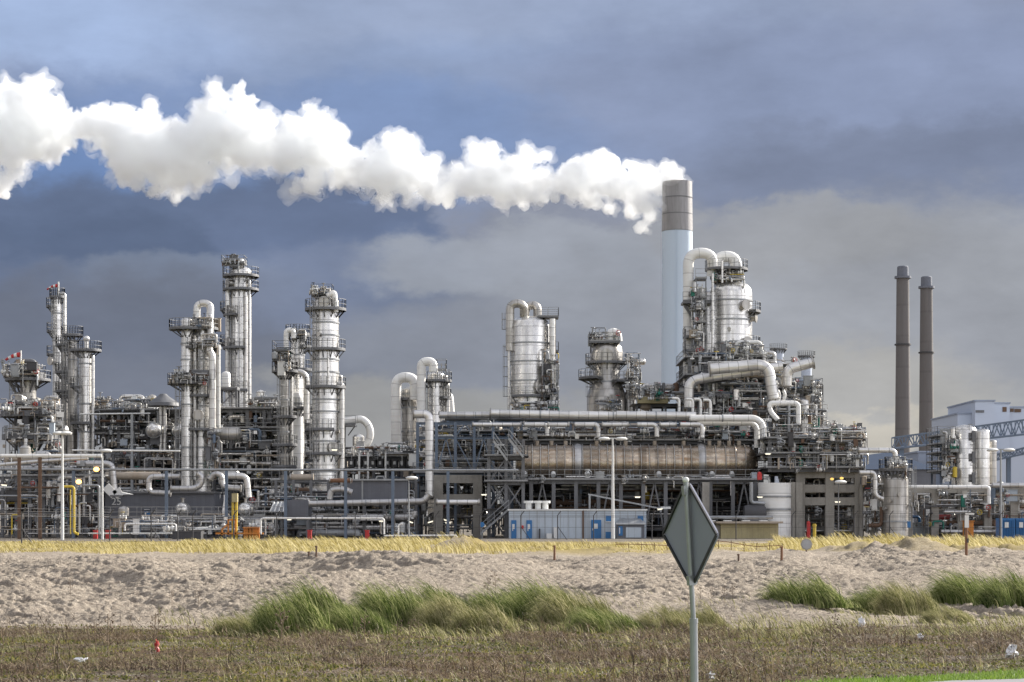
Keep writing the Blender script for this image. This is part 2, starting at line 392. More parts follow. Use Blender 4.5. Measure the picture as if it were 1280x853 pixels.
# ------------------------------------------------------------------ terrain
PROF=[(0,.5),(10,.42),(20,.3),(24,.22),(30,.07),(38,-.04),(45,-.10),(50,.12),(58,.5),(65,.76),(80,.66),(110,.36),(150,.17),(185,GZ),(20000,GZ)]
PX_=np.array([p[0] for p in PROF]);PZ_=np.array([p[1] for p in PROF])
MOUNDS=[(580,100,2.2,.55),(1150,92,2.2,.5),(1085,95,2.0,.4),(1200,96,1.8,.35),(1265,96,2,.4),(1040,98,1.6,.3),(760,98,2,.18),(870,100,2.4,.2),(1097,70,1.3,.35),(420,62,2.2,.22),(500,61,2.6,.26),(165,57,2.0,.2),(285,60,1.0,.22),(650,66,2.5,.15),(1250,72,2.5,.2),(985,80,1.5,.15)]
def tz(x,y):
    a=x/max(y,1e-3)
    yy=y*(1+.04*noise.noise(Vector((a*9,3.1,0)))) if 40<y<70 else y
    z=float(np.interp(yy,PX_,PZ_))
    if 40<y<150:
        wgt=min(1,(y-40)/7)*min(1,(150-y)/60)
        n=noise.noise(Vector((x*.16,y*.14,1)))*.42+noise.noise(Vector((x*.4,y*.42,7)))*.24
        k=max(.05,min(1,.40+1.5*noise.noise(Vector((x*.11,y*.13,41)))))
        q=noise.noise(Vector((x*1.1+y*.9,y*1.5,3)));n+=(abs(q)*-.36+.08)*k
        q=noise.noise(Vector((x*3.0+y*2,y*3.4,13)));n+=(abs(q)*-.20+.05)*(k*.7+.2)
        n+=noise.noise(Vector((x*8+y*3,y*8,5)))*.07
        z+=n*wgt*(1 if y<72 else .6)
    elif y<=40:
        z+=noise.noise(Vector((x*.5,y*.5,2)))*.05*min(1,y/20)
    for mx,my,mr,mh in MOUNDS:
        wx=(mx-640)/F*my; d2=((x-wx)/mr)**2+((y-my)/(mr*1.2))**2
        if d2<5: z+=mh*1.35*math.exp(-d2*1.9)*(1+.4*noise.noise(Vector((x*2,y*2,1))))
    return z
def make_ground():
    ys=[-3000,-400,-40,0]; y=8
    while y<42: ys.append(y); y+=.25
    while y<74: ys.append(y); y+=.075+.0016*(y-42)
    while y<120: ys.append(y); y+=.4
    while y<200: ys.append(y); y+=2.5
    while y<9000: ys.append(y); y*=1.25
    ys.append(12000)
    A=[]; a=-6.0
    A=list(-np.geomspace(.32,40,26)[::-1])+list(np.linspace(-.31,.31,620))+list(np.geomspace(.32,40,26))
    vs=[];
    for y in ys:
        sp=max(y,8)
        for a in A:
            x=a*sp; vs.append((x,y,tz(x,y) if abs(a)<.5 and y>0 else float(np.interp(y,PX_,PZ_))))
    n=len(A);fs=[(i*n+k,i*n+k+1,(i+1)*n+k+1,(i+1)*n+k) for i in range(len(ys)-1) for k in range(n-1)]
    mb=MB(); mb.add(vs,fs,True)
    m,nt,b=newmat('ground_material'); pos=GEO(nt); s=N(nt,'ShaderNodeSeparateXYZ'); L(nt,pos,s.inputs[0])
    dirn=NOISE(nt,SCALEV(nt,pos,(1.1,4.2,2)),1.6,6,.72)
    big=NOISE(nt,pos,.25,5,.6); mid=NOISE(nt,pos,1.1,6,.65); fine=NOISE(nt,pos,7,6,.7); vf=NOISE(nt,pos,26,4,.7)
    sand=MIXC(nt,mid,(.44,.38,.305),(.285,.24,.19))
    sand=MIXC(nt,MATH(nt,'MULTIPLY',RAMP(nt,dirn,[(.47,(0,0,0)),(.62,(1,1,1))]),.75),sand,(.165,.135,.108))
    sand=MIXC(nt,MATH(nt,'MULTIPLY',RAMP(nt,fine,[(.52,(0,0,0)),(.68,(1,1,1))]),.55),sand,(.19,.16,.135))
    sand=MIXC(nt,RAMP(nt,vf,[(.57,(0,0,0)),(.66,(1,1,1))]),sand,(.07,.055,.045))
    sand=MIXC(nt,MATH(nt,'MULTIPLY',RAMP(nt,NOISE(nt,pos,13,3,.6),[(.58,(0,0,0)),(.66,(1,1,1))]),.6),sand,(.60,.52,.43))
    heath=MIXC(nt,fine,(.03,.022,.016),(.14,.105,.075))
    heath=MIXC(nt,RAMP(nt,mid,[(.44,(0,0,0)),(.54,(1,1,1))]),heath,(.11,.11,.03))
    heath=MIXC(nt,RAMP(nt,big,[(.46,(0,0,0)),(.58,(1,1,1))]),heath,(.125,.085,.045))
    heath=MIXC(nt,MATH(nt,'MULTIPLY',RAMP(nt,NOISE(nt,SCALEV(nt,pos,(.25,1.2,1)),.9,5,.6),[(.50,(0,0,0)),(.60,(1,1,1))]),RAMP(nt,vf,[(.5,(0,0,0)),(.58,(1,1,1))])),heath,(.36,.31,.26))
    heath=MIXC(nt,RAMP(nt,NOISE(nt,pos,34,3,.7),[(.5,(0,0,0)),(.6,(1,1,1))]),heath,(.045,.035,.025))
    verge=MIXC(nt,fine,(.07,.13,.015),(.16,.22,.04))
    dry=MIXC(nt,fine,(.34,.26,.10),(.24,.20,.09)); yard=MIXC(nt,fine,(.13,.11,.09),(.20,.18,.15))
    def sst(v,a,b_):
        r=N(nt,'ShaderNodeMapRange',interpolation_type='SMOOTHSTEP'); L(nt,v,r.inputs[0]); r.inputs[1].default_value=a; r.inputs[2].default_value=b_; return r.outputs[0]
    yw=MATH(nt,'MULTIPLY_ADD',MATH(nt,'SUBTRACT',mid,.5),9,s.outputs[1])
    c=MIXC(nt,sst(yw,40.2,42.2),heath,sand)
    yv=MATH(nt,'MULTIPLY_ADD',MATH(nt,'SUBTRACT',mid,.5),1.2,MATH(nt,'MULTIPLY_ADD',s.outputs[0],-.76,s.outputs[1]))
    c=MIXC(nt,sst(yv,21.7,21.3),c,verge)
    c=MIXC(nt,MATH(nt,'MULTIPLY',sst(yw,82,100),RAMP(nt,NOISE(nt,SCALEV(nt,pos,(1,.6,1)),.13,4,.6),[(.35,(0,0,0)),(.5,(1,1,1))])),c,dry)
    c=MIXC(nt,sst(yw,165,185),c,yard)
    L(nt,c,b.inputs['Base Color']); b.inputs['Roughness'].default_value=.95; b.inputs['Specular IOR Level'].default_value=.15
    bp=N(nt,'ShaderNodeBump'); bp.inputs['Strength'].default_value=.9; bp.inputs['Distance'].default_value=.10
    L(nt,MATH(nt,'ADD',fine,MATH(nt,'MULTIPLY',vf,.5)),bp.inputs['Height']); L(nt,bp.outputs[0],b.inputs['Normal'])
    tag(mb.build('ground',m),kind='structure')
make_ground()
# road at the near corner, hidden but for a sliver
m,nt,b=newmat('asphalt'); pos=GEO(nt); L(nt,MIXC(nt,NOISE(nt,pos,40,3,.7),(.16,.155,.16),(.26,.25,.26)),b.inputs['Base Color']); b.inputs['Roughness'].default_value=.9
mb=MB(); pts=[]
for i in range(30):
    x=2.2+i*1.0; ye=19.6+x*.76
    pts.append((x,ye))
vs=[];fs=[]
for x,ye in pts:
    for t in (0,.33,.66,1):
        y=ye-12*(1-t); vs.append((x,y,tz(x,y)+.035))
fs=[(i*4+k,(i+1)*4+k,(i+1)*4+k+1,i*4+k+1) for i in range(29) for k in range(3)]
mb.add(vs,fs,True); tag(mb.build('road',m),kind='structure')

# ------------------------------------------------------------------ vegetation
def leafmat(name,c1,c2,c3,trans=.35,scale=1.2):
    m,nt,b=newmat(name); pos=GEO(nt)
    at=N(nt,'ShaderNodeNewGeometry'); rp=at.outputs['Random Per Island']
    n=NOISE(nt,pos,scale,3,.6)
    c=RAMP(nt,MATH(nt,'ADD',MATH(nt,'MULTIPLY',rp,.6),MATH(nt,'MULTIPLY',n,.45)),[(.2,c1),(.5,c2),(.85,c3)])
    L(nt,c,b.inputs['Base Color']); b.inputs['Roughness'].default_value=.6; b.inputs['Specular IOR Level'].default_value=.3
    tr=N(nt,'ShaderNodeBsdfTranslucent'); L(nt,c,tr.inputs['Color']); mx=N(nt,'ShaderNodeMixShader'); mx.inputs[0].default_value=trans
    out=nt.nodes['Material Output']; L(nt,b.outputs[0],mx.inputs[1]); L(nt,tr.outputs[0],mx.inputs[2]); L(nt,mx.outputs[0],out.inputs['Surface'])
    return m
M['marram']=leafmat('marram_grass',(.02,.04,.008),(.115,.16,.032),(.50,.50,.24),.4)
M['marramdry']=leafmat('pale_marram_grass',(.05,.065,.015),(.22,.22,.08),(.62,.56,.34),.4)
M['drygrass']=leafmat('dry_yellow_grass',(.16,.13,.04),(.42,.35,.13),(.72,.64,.38),.5,.25)
M['weed']=leafmat('dry_brown_stalks',(.025,.016,.011),(.115,.078,.054),(.44,.34,.22),.15)
M['greenweed']=leafmat('low_green_weeds',(.02,.032,.006),(.11,.125,.024),(.36,.31,.10),.35,.5)
class Blades:
    def __init__(s): s.v=[];s.f=[]
    def blade(s,p,h,lx,ly,w,seg=4,droop=.35,face=None):
        # rises from p, leans by (lx,ly) at the tip, droops
        n=len(s.v); a=face if face is not None else rnd.uniform(0,math.pi); dx,dy=math.cos(a)*w/2,math.sin(a)*w/2*.6
        for i in range(seg+1):
            t=i/seg; b=t*t*(1+.3*t)/1.3
            z=h*(t-droop*t**3); cx=p[0]+lx*b; cy=p[1]+ly*b; k=(1-t)**.6
            if i<seg:
                s.v.append((cx-dx*k,cy-dy*k,p[2]+z)); s.v.append((cx+dx*k,cy+dy*k,p[2]+z))
            else: s.v.append((cx,cy,p[2]+z))
        for i in range(seg-1): s.f.append((n+2*i,n+2*i+1,n+2*i+3,n+2*i+2))
        s.f.append((n+2*seg-2,n+2*seg-1,n+2*seg))
    def build(s,name,mat,parent=None):
        me=bpy.data.meshes.new(name); me.from_pydata(s.v,[],s.f); me.materials.append(mat)
        me.polygons.foreach_set('use_smooth',[True]*len(me.polygons)); me.update()
        o=bpy.data.objects.new(name,me); COL.objects.link(o)
        if parent: o.parent=parent
        return o
def tussock_mesh(nb,seed):
    r=random.Random(seed); B=Blades()
    sub=[(r.uniform(-.8,.8),r.uniform(-.5,.5),r.uniform(.55,1)) for _ in range(9)]
    for i in range(nb):
        sx,sy,sh=r.choice(sub)
        x=sx+r.gauss(0,.16); y=sy+r.gauss(0,.15)
        e=max(.25,1-(x*x*.55+y*y*.8))
        h=sh*e*r.uniform(.55,1.1)
        B.blade((x,y,-.05),h*1.05,-h*r.uniform(.45,1.15)+r.gauss(0,.1),r.gauss(0,.15),r.uniform(.009,.02),5,r.uniform(.3,.75),r.uniform(-.5,.5))
    return B
TM=[tussock_mesh(2300,s) for s in (1,2,3,4)]
meshes=[]
for i,B in enumerate(TM):
    for k,mm in enumerate(('marram','marramdry')):
        o=B.build('grass_tussock',M[mm]); meshes.append(o.data); bpy.data.objects.remove(o)
# big tussocks at the foot of the sand bank: px, py of the foot, half width px, height px, variant
TUS=[(372,800,42,66,0,'marram','dark green grass tussock at the far west end of the tall clumps'),
(405,790,42,62,2,'marram','broad dark green tussock combed flat by wind, beside the first green one'),
(452,798,36,40,5,'marram','low mixed green tussock in front of the gap between two tall ones'),
(500,790,40,60,4,'marram','dark green tussock whose crest leans furthest west of the middle tall pair'),(536,780,44,50,6,'marram','tall dark green tussock forming the eastern half of the middle pair'),(568,792,40,50,3,'marramdry','straw tipped tussock just east of the middle pair of dark ones'),
(610,795,36,42,1,'marramdry','straw tipped low tussock below the sand heap'),(640,782,44,52,0,'marram','dark green tussock straight below the rusty stake'),(690,786,48,60,2,'marram','widest dark green tussock, below the pale cabins'),
(728,792,46,56,5,'marramdry','pale combed tussock below the lamp mast before the cabins'),(762,796,36,34,4,'marram','small dark tussock where the tall clumps end west of the sign'),(832,795,34,36,7,'marramdry','small straw tussock touching the diamond sign post from the west'),(880,792,30,32,1,'marramdry','small straw tussock just east of the diamond sign post'),
(1012,762,40,42,0,'marram','lone round dark green tussock on the sand edge, east of the sign'),(1105,770,32,34,2,'marram','dark half of the twin tussock below the lone silver drum'),(1140,776,34,46,5,'marramdry','pale half of the twin tussock below the lone silver drum'),
(1225,762,44,46,4,'marram','big dark tussock below the silver silos'),(1268,766,40,48,6,'marram','big dark tussock cut by the east edge of the view'),(300,798,26,26,1,'marramdry','first faint straw tussock at the west end of the grass row'),(345,795,28,34,3,'marramdry','thin straw tussock between the faint first one and the tall green ones'),(1184,784,30,24,7,'marramdry','low pale tussock in front of the two big eastern ones')]
def ray_ground(px,py,d0=14,d1=160):
    d=d0
    while d<d1:
        x=(px-640)/F*d; z=CZ+(HY-py)/F*d
        if tz(x,d)>=z: return Vector((x,d,tz(x,d)))
        d+=.2
    return Vector(((px-640)/F*60,60,tz((px-640)/F*60,60)))
TLAB=['bushy green marram clump behind the dry brown weeds','pale straw marram clump bleached at the tips']
for px,py,hw,hh,v,mm,lab in TUS:
    p=ray_ground(px,py-6); d=p.y
    me=meshes[(v//2)*2+(1 if mm=='marramdry' else 0)]
    o=bpy.data.objects.new('grass_tussock',me); COL.objects.link(o)
    sx=m2(hw,d)/.95; o.location=p; o.scale=(sx*1.3*(1 if v%2==0 else .9),sx*1.0,m2(hh,d)/.53)
    tag(o,None,'grass tussock','wind-bent grass tussocks at the foot of the sand bank'); o['_px']=px
    o['label']=lab or TLAB[0 if mm=='marram' else 1]
# loose marram between the tussocks
B=Blades()
for i in range(17000):
    px=rnd.uniform(200,1290); 
    if rnd.random()>(.9 if 280<px<900 else .55): continue
    d=rnd.gauss(41.5,2.8); x=(px-640)/F*d
    if noise.noise(Vector((x*.5,d*.5,9)))<-.1: continue
    h=rnd.uniform(.12,.55)*(.6+.8*max(0,noise.noise(Vector((x*.8,d*.8,19))))); B.blade((x,d,tz(x,d)-.03),h,-h*rnd.uniform(.4,1.1),rnd.gauss(0,.1),rnd.uniform(.01,.02),4,.5,rnd.uniform(-.5,.5))
tag(B.build('marram_grass',M['marramdry']),'loose pale marram grass around the tussocks',None,None,'stuff')
# dry heath weeds in the foreground
B=Blades();G=Blades()
for i in range(52000):
    d=22+18.5*rnd.random()**.85; a=rnd.uniform(-.275,.275); x=a*d; n=noise.noise(Vector((x*.45,d*.35,4)))+.45*noise.noise(Vector((x*1.6,d*1.0,8))); n2=noise.noise(Vector((x*.30,d*.55,77)))
    if d<21.5+x*.76: continue
    if n<-.25 or (n2<-.10 and rnd.random()<.88): continue
    tall=rnd.random()<.035
    h=rnd.uniform(.18,.45) if tall else rnd.uniform(.03,.11)*(.8+max(0,n)*2.6)
    p=(x,d,tz(x,d)-.01)
    if n<.05 and not tall and rnd.random()<.85 and n2>-.1:
        G.blade(p,h*.8,rnd.gauss(-.06,.06),rnd.gauss(0,.05),rnd.uniform(.012,.03),2,.4)
    else:
        B.blade(p,h,rnd.gauss(-.05,.06),rnd.gauss(0,.06),rnd.uniform(.007,.014),3,.1)
        for q in range(rnd.randint(1,3)):
            t=rnd.uniform(.35,.9); B.blade((x,d,p[2]+h*t),h*.35,rnd.gauss(0,.10),rnd.gauss(0,.08),rnd.uniform(.008,.018),1,0)
S=Blades()
for i in range(6000):                   # thin straw in loose drifts
    d=23+17*rnd.random(); a=rnd.uniform(-.275,.275); x=a*d
    if d<21.6+x*.76: continue
    if noise.noise(Vector((x*.4,d*.3,91)))+.5*noise.noise(Vector((x*1.4,d*.9,9)))<.08: continue
    h=rnd.uniform(.08,.26); S.blade((x,d,tz(x,d)-.01),h,-h*rnd.uniform(.2,.9),rnd.gauss(0,.05),rnd.uniform(.006,.012),4,.4)
tag(S.build('straw_grass',M['marramdry']),'thin straw grass drifting through the heath',None,None,'stuff')
for i in range(42000):                  # ground-hugging moss, leaves and bleached bits
    d=22+20.5*rnd.random()**.85; a=rnd.uniform(-.275,.275); x=a*d
    if d<21.5+x*.76: continue
    n=noise.noise(Vector((x*.5,d*.9,55)))+.4*noise.noise(Vector((x*2.3,d*2.3,5)))
    h=rnd.uniform(.015,.05)*(1.6 if n>.1 else 1); (G if n>-.05 else B).blade((x,d,tz(x,d)-.004),h,rnd.gauss(0,.05),rnd.gauss(0,.04),rnd.uniform(.015,.04),2,.3)
tag(G.build('low_weeds',M['greenweed']),'low green weeds and moss in the foreground',None,None,'stuff')
tag(B.build('dry_weeds',M['weed']),'dry brown stalks covering the foreground',None,None,'stuff')
B=Blades()                              # fresh grass beside the road
for i in range(16000):
    x=rnd.uniform(2.0,8.2); d=rnd.uniform(22,28)
    if d>21.45+x*.76+rnd.gauss(0,.12) or d<19.5+x*.76: continue
    h=rnd.uniform(.04,.11); B.blade((x,d,tz(x,d)-.01),h,rnd.gauss(0,.04),rnd.gauss(0,.04),.011,2,.3)
M['verge']=leafmat('fresh_verge_grass',(.07,.14,.015),(.15,.25,.03),(.26,.34,.07),.4)
tag(B.build('verge_grass',M['verge']),'short green grass along the road',None,None,'stuff')
# yellow dune grass on the level behind the crest
B=Blades(); mound=lambda x,d:sum(1 for mx,my,mr,mh in MOUNDS if abs(x-(mx-640)/F*my)<mr*1.1 and abs(d-my)<mr*1.4)
for i in range(60000):
    d=76+100*rnd.random()**.9; a=rnd.uniform(-.28,.28); px=640+a*F; x=a*d
    n=noise.noise(Vector((x*.12,d*.10,21)))+.4*noise.noise(Vector((x*.5,d*.4,2)))
    if px<600: ok=d>88+10*n
    elif px<830: ok=(d>92+25*n and n>-.15 and d<158)
    elif px<960: ok=(d>120 and d<135 and n>0) or (d>88 and n>.25)
    else: ok=d>106 and d<178 and n>-.45
    if not ok or mound(x,d): continue
    cl=.55+1.1*max(-.4,noise.noise(Vector((x*.35,d*.22,31))))
    if 600<px<970: cl*=.8
    if d>150 and px<970: cl*=.6
    h=max(.15,rnd.uniform(.45,1.0)*cl*(1.55 if 270<px<640 else (.75 if px<230 else (1.5 if px>970 else 1.0)))); w_=.012+.00022*d
    B.blade((x,d,tz(x,d)-.03),h,-h*rnd.uniform(.3,.9),rnd.gauss(0,.12),w_*rnd.uniform(.8,1.4),3,.45,rnd.uniform(-.5,.5))
tag(B.build('dune_grass',M['drygrass']),'yellow dry grass on the level ground before the plant',None,None,'stuff')
# pale stones lying in bare strips of the heath and here and there on the sand
mb=MB()
for i in range(2600):
    sandy=rnd.random()<.25
    d=rnd.uniform(42,75) if sandy else rnd.uniform(23.5,38); a=rnd.uniform(-.272,.272); x=a*d
    if not sandy and (noise.noise(Vector((x*.30,d*.55,77)))>-.02 or d<21.5+x*.76): continue
    r_=rnd.uniform(.010,.028)*(1.6 if sandy and rnd.random()<.2 else 1); z=tz(x,d)+r_*.3; q=[rnd.uniform(.6,1.2) for _ in range(6)]; t=rnd.uniform(0,3); c_,s_=math.cos(t),math.sin(t)
    mb.add([(x+c_*r_*q[0],d+s_*r_*q[0],z),(x-s_*r_*q[1],d+c_*r_*q[1],z),(x-c_*r_*q[2],d-s_*r_*q[2],z),(x+s_*r_*q[3],d-c_*r_*q[3],z),(x,d,z+r_*.7*q[4]),(x,d,z-r_*.5)],[(0,1,4),(1,2,4),(2,3,4),(3,0,4),(1,0,5),(2,1,5),(3,2,5),(0,3,5)])
M['stone']=paint('pale_stones',(.27,.235,.195),.9,0,var=.5)
tag(mb.build('gravel_stones',M['stone']),'pale stones strewn over bare strips and sand',None,None,'stuff')
# standing dead stalks one can tell apart
SM=[]
for s in range(4):
    r=random.Random(50+s); mb=MB(); h=1.0; lean=r.uniform(-.12,.12)
    mb.tube([(0,0,-.05),(lean*.4,0,.5),(lean,0,h)],.010,5,caps=False)
    for k in range(9):
        t=.35+.6*k/9; bx=lean*t; sg=r.choice((-1,1)); l=r.uniform(.06,.2)
        mb.tube([(bx,0,h*t),(bx+sg*l,r.uniform(-.05,.05),h*t+l*.9)],.005,4,caps=False)
        for q in range(4): mb.sphere((bx+sg*l*r.uniform(.5,1),r.uniform(-.02,.02),h*t+l*r.uniform(.5,1.)),r.uniform(.010,.022),5)
    o=mb.build('dead_stalk',M['weed']); SM.append(o.data); bpy.data.objects.remove(o)
ST=[(135,830,62),(120,815,40),(100,812,26),(193,812,45),(198,790,30),(65,800,20),(247,765,24),(88,745,22),(215,760,20),(352,800,40),(350,815,52),(455,815,46),(497,820,44),(525,812,36),(510,815,40),(560,770,30),(610,750,30),(620,745,28),(655,800,26),(800,815,30),(860,765,22),(876,755,20),(888,760,22),(905,758,26),(916,752,22),(980,748,22),(1040,808,40),(1236,795,30),(1038,840,60),(325,845,40),(8,790,20),(50,845,46),(228,842,40),(700,845,42),(930,842,40),(1195,800,30)]
for i,(px,py,h) in enumerate(ST):
    p=ray_ground(px,py); o=bpy.data.objects.new('dead_stalk',SM[i%4]); COL.objects.link(o); o.location=p; s=m2(h,p.y); o.scale=(s,s,s)
    tag(o,'dead brown weed stalk with seed heads standing above the low heath','weed stalk','dead weed stalks in the foreground')
o=[x for x in bpy.data.objects if x.name.startswith('dead_stalk')]
LITM=paint('white_plastic_film',(.75,.75,.76),.5,0,amt=.1)
def litter(px,py,w,h,mat,label,seed,name='plastic_bag'):
    r=random.Random(seed); p=ray_ground(px,py); W=m2(w,p.y)/2;H=m2(h,p.y); mb=MB(); nn=10
    vs=[];fs=[]
    for i in range(nn+1):
        for k in range(nn):
            t=math.pi*i/nn; a=2*math.pi*k/nn; q=.75+1.1*noise.noise(Vector((math.cos(a)*1.7,math.sin(a)*1.7+seed,t*1.6)))+r.uniform(-.3,.35)
            vs.append((p.x+W*q*math.sin(t)*math.cos(a),p.y+W*q*math.sin(t)*math.sin(a),p.z+H/2-H*.55*q*math.cos(t)))
    fs=[(i*nn+k,i*nn+(k+1)%nn,(i+1)*nn+(k+1)%nn,(i+1)*nn+k) for i in range(nn) for k in range(nn)]
    mb.add(vs,fs); o=mb.build(name,mat); tag(o,label,'litter','litter caught in the weeds')
litter(1265,824,15,15,LITM,'largest crumpled white plastic bag, near the green verge',1)
litter(1077,784,9,11,LITM,'upright white plastic scrap caught among green weeds',2)
litter(1150,800,9,7,LITM,'small white scrap lying between the two other bags',3)
litter(888,850,10,8,LITM,'white plastic scrap at the foot of the diamond sign post',4)
litter(196,816,6,14,M['red'],'small red scrap standing in the dry weeds',5,'red_scrap')
litter(102,828,16,5,LITM,'flat pale sheet lying on gravel in the heath',6)
# ------------------------------------------------------------------ plant building blocks
class At:
    def __init__(s,D): s.D=D; s.k=D/F
    def __call__(s,px,py,dy=0): v=P(px,py,s.D); return Vector((v.x,v.y+dy,v.z))
    def x(s,px): return (px-640)*s.k
    def z(s,py): return CZ+(HY-py)*s.k
    def m(s,px): return px*s.k
def rail_mb(mb,pts,h=1.1,closed=False,step=1.6,r=.035):
    pts=[Vector(p) for p in pts]
    if closed: pts=pts+[pts[0]]
    for a,b in zip(pts,pts[1:]):
        Ld=(b-a).length
        if Ld<.05: continue
        n=max(1,round(Ld/step))
        for i in range(n+1):
            p=a.lerp(b,i/n); mb.bar(p,p+Vector((0,0,h)),r*1.3)
        for z in (h,h*.52): mb.bar(a+Vector((0,0,z)),b+Vector((0,0,z)),r*1.25)
        mb.bar(a+Vector((0,0,.08)),b+Vector((0,0,.08)),.02,.15)
def ladder_mb(mb,x,y,z0,z1,cage=True,n=(0,-1)):
    nx,ny=n; tx,ty=-ny,nx; w=.24
    for k in(-1,1): mb.bar((x+tx*w*k,y+ty*w*k,z0),(x+tx*w*k,y+ty*w*k,z1),.07)
    z=z0+.3
    while z<z1: mb.bar((x-tx*w,y-ty*w,z),(x+tx*w,y+ty*w,z),.035); z+=.45
    if cage:
        z=z0+2.3
        hoop=[(math.cos(t)*.38,math.sin(t)*.7) for t in [math.pi*i/6 for i in range(7)]]
        while z<z1+.9:
            pts=[(x+tx*u+nx*v,y+ty*u+ny*v,z) for u,v in hoop]
            for a,b in zip(pts,pts[1:]): mb.bar(a,b,.05)
            z+=1.2
        for i in (1,2,3,4,5):
            u,v=hoop[i]; mb.bar((x+tx*u+nx*v,y+ty*u+ny*v,z0+2.3),(x+tx*u+nx*v,y+ty*u+ny*v,z1+.8),.035)
def stair_mb(mb,a,b,w=.9):
    a=Vector(a);b=Vector(b); d=(b-a); side=Vector((0,1,0)) if abs(d.x)>abs(d.y) else Vector((1,0,0))
    for k in(-1,1):
        o=side*w/2*k; mb.bar(a+o,b+o,.06,.22)
        mb.bar(a+o+Vector((0,0,1)),b+o+Vector((0,0,1)),.06); mb.bar(a+o+Vector((0,0,.5)),b+o+Vector((0,0,.5)),.045)
        n=max(2,int(d.length/1.4))
        for i in range(n+1): p=a.lerp(b,i/n)+o; mb.bar(p,p+Vector((0,0,1)),.05)
    n=max(3,int(abs(d.z)/.22))
    for i in range(n): p=a.lerp(b,(i+.5)/n); mb.box(p,(.26 if abs(d.x)>abs(d.y) else w,w if abs(d.x)>abs(d.y) else .26,.04))
def ring_platform(par,cx,cy,z,ri,ro,a0=0,a1=360,rail=True,brk=True,name='platform'):
    a0,a1=R(a0),R(a1); full=abs(a1-a0)>6.2; n=max(6,int((a1-a0)/R(15)))
    mb=MB(); mb.lathe((cx,cy,z),[(ri,0),(ro,0),(ro,.06),(ri,.06)],n,ang=None if full else (a0,a1))
    mb.lathe((cx,cy,z),[(ro+.01,-.10),(ro+.04,-.10),(ro+.04,.14),(ro+.01,.14)],n,ang=None if full else (a0,a1))
    if brk:
        for i in range(n//2+1):
            t=a0+(a1-a0)*i/(n//2); mb.bar((cx+math.cos(t)*ri*.98,cy+math.sin(t)*ri*.98,z-.9),(cx+math.cos(t)*(ro-.1),cy+math.sin(t)*(ro-.1),z-.05),.10)
            mb.bar((cx+math.cos(t)*ri*.98,cy+math.sin(t)*ri*.98,z-.08),(cx+math.cos(t)*(ro),cy+math.sin(t)*(ro),z-.08),.14)
    o=mb.build(name,M['steel'],par)
    if rail:
        mb=MB(); pts=[(cx+math.cos(a0+(a1-a0)*i/n)*ro,cy+math.sin(a0+(a1-a0)*i/n)*ro,z+.06) for i in range(n+1)]
        rail_mb(mb,pts)
        if not full:
            for t in (a0,a1): rail_mb(mb,[(cx+math.cos(t)*(ri+.1),cy+math.sin(t)*(ri+.1),z+.06),(cx+math.cos(t)*ro,cy+math.sin(t)*ro,z+.06)])
        r=mb.build('railing',M['rail'],o)
    return o
def flange(mb,c,r,d):
    c=Vector(c);d=Vector(d).normalized(); mb.cyl(c-d*.07,c+d*.07,r,14)
def valve(par,p,s=.35,col='steel',ax='x'):
    mb=MB(); p=Vector(p); mb.sphere(p,s*.62,8)
    d=Vector((1,0,0)) if ax=='x' else Vector((0,0,1))
    mb.cyl(p-d*s,p-d*s*.72,s*.62,9); mb.cyl(p+d*s*.72,p+d*s,s*.62,9)
    q=Vector((0,-.35,.95)) if ax=='x' else Vector((.2,-1,0)); q.normalize()
    mb.cyl(p,p+q*s*1.7,s*.18,6)
    o=mb.build('valve',M[col],par); mb=MB(); c=p+q*s*1.7
    if ax=='x': mb.wheel(c,s*.6,'z')
    else: mb.wheel(c,s*.6,'y')
    mb.build('handwheel',M[rnd.choice(['red','galv','galv','yellow','steel'])] if rnd.random()<.4 else M['galv'],o)
    return o
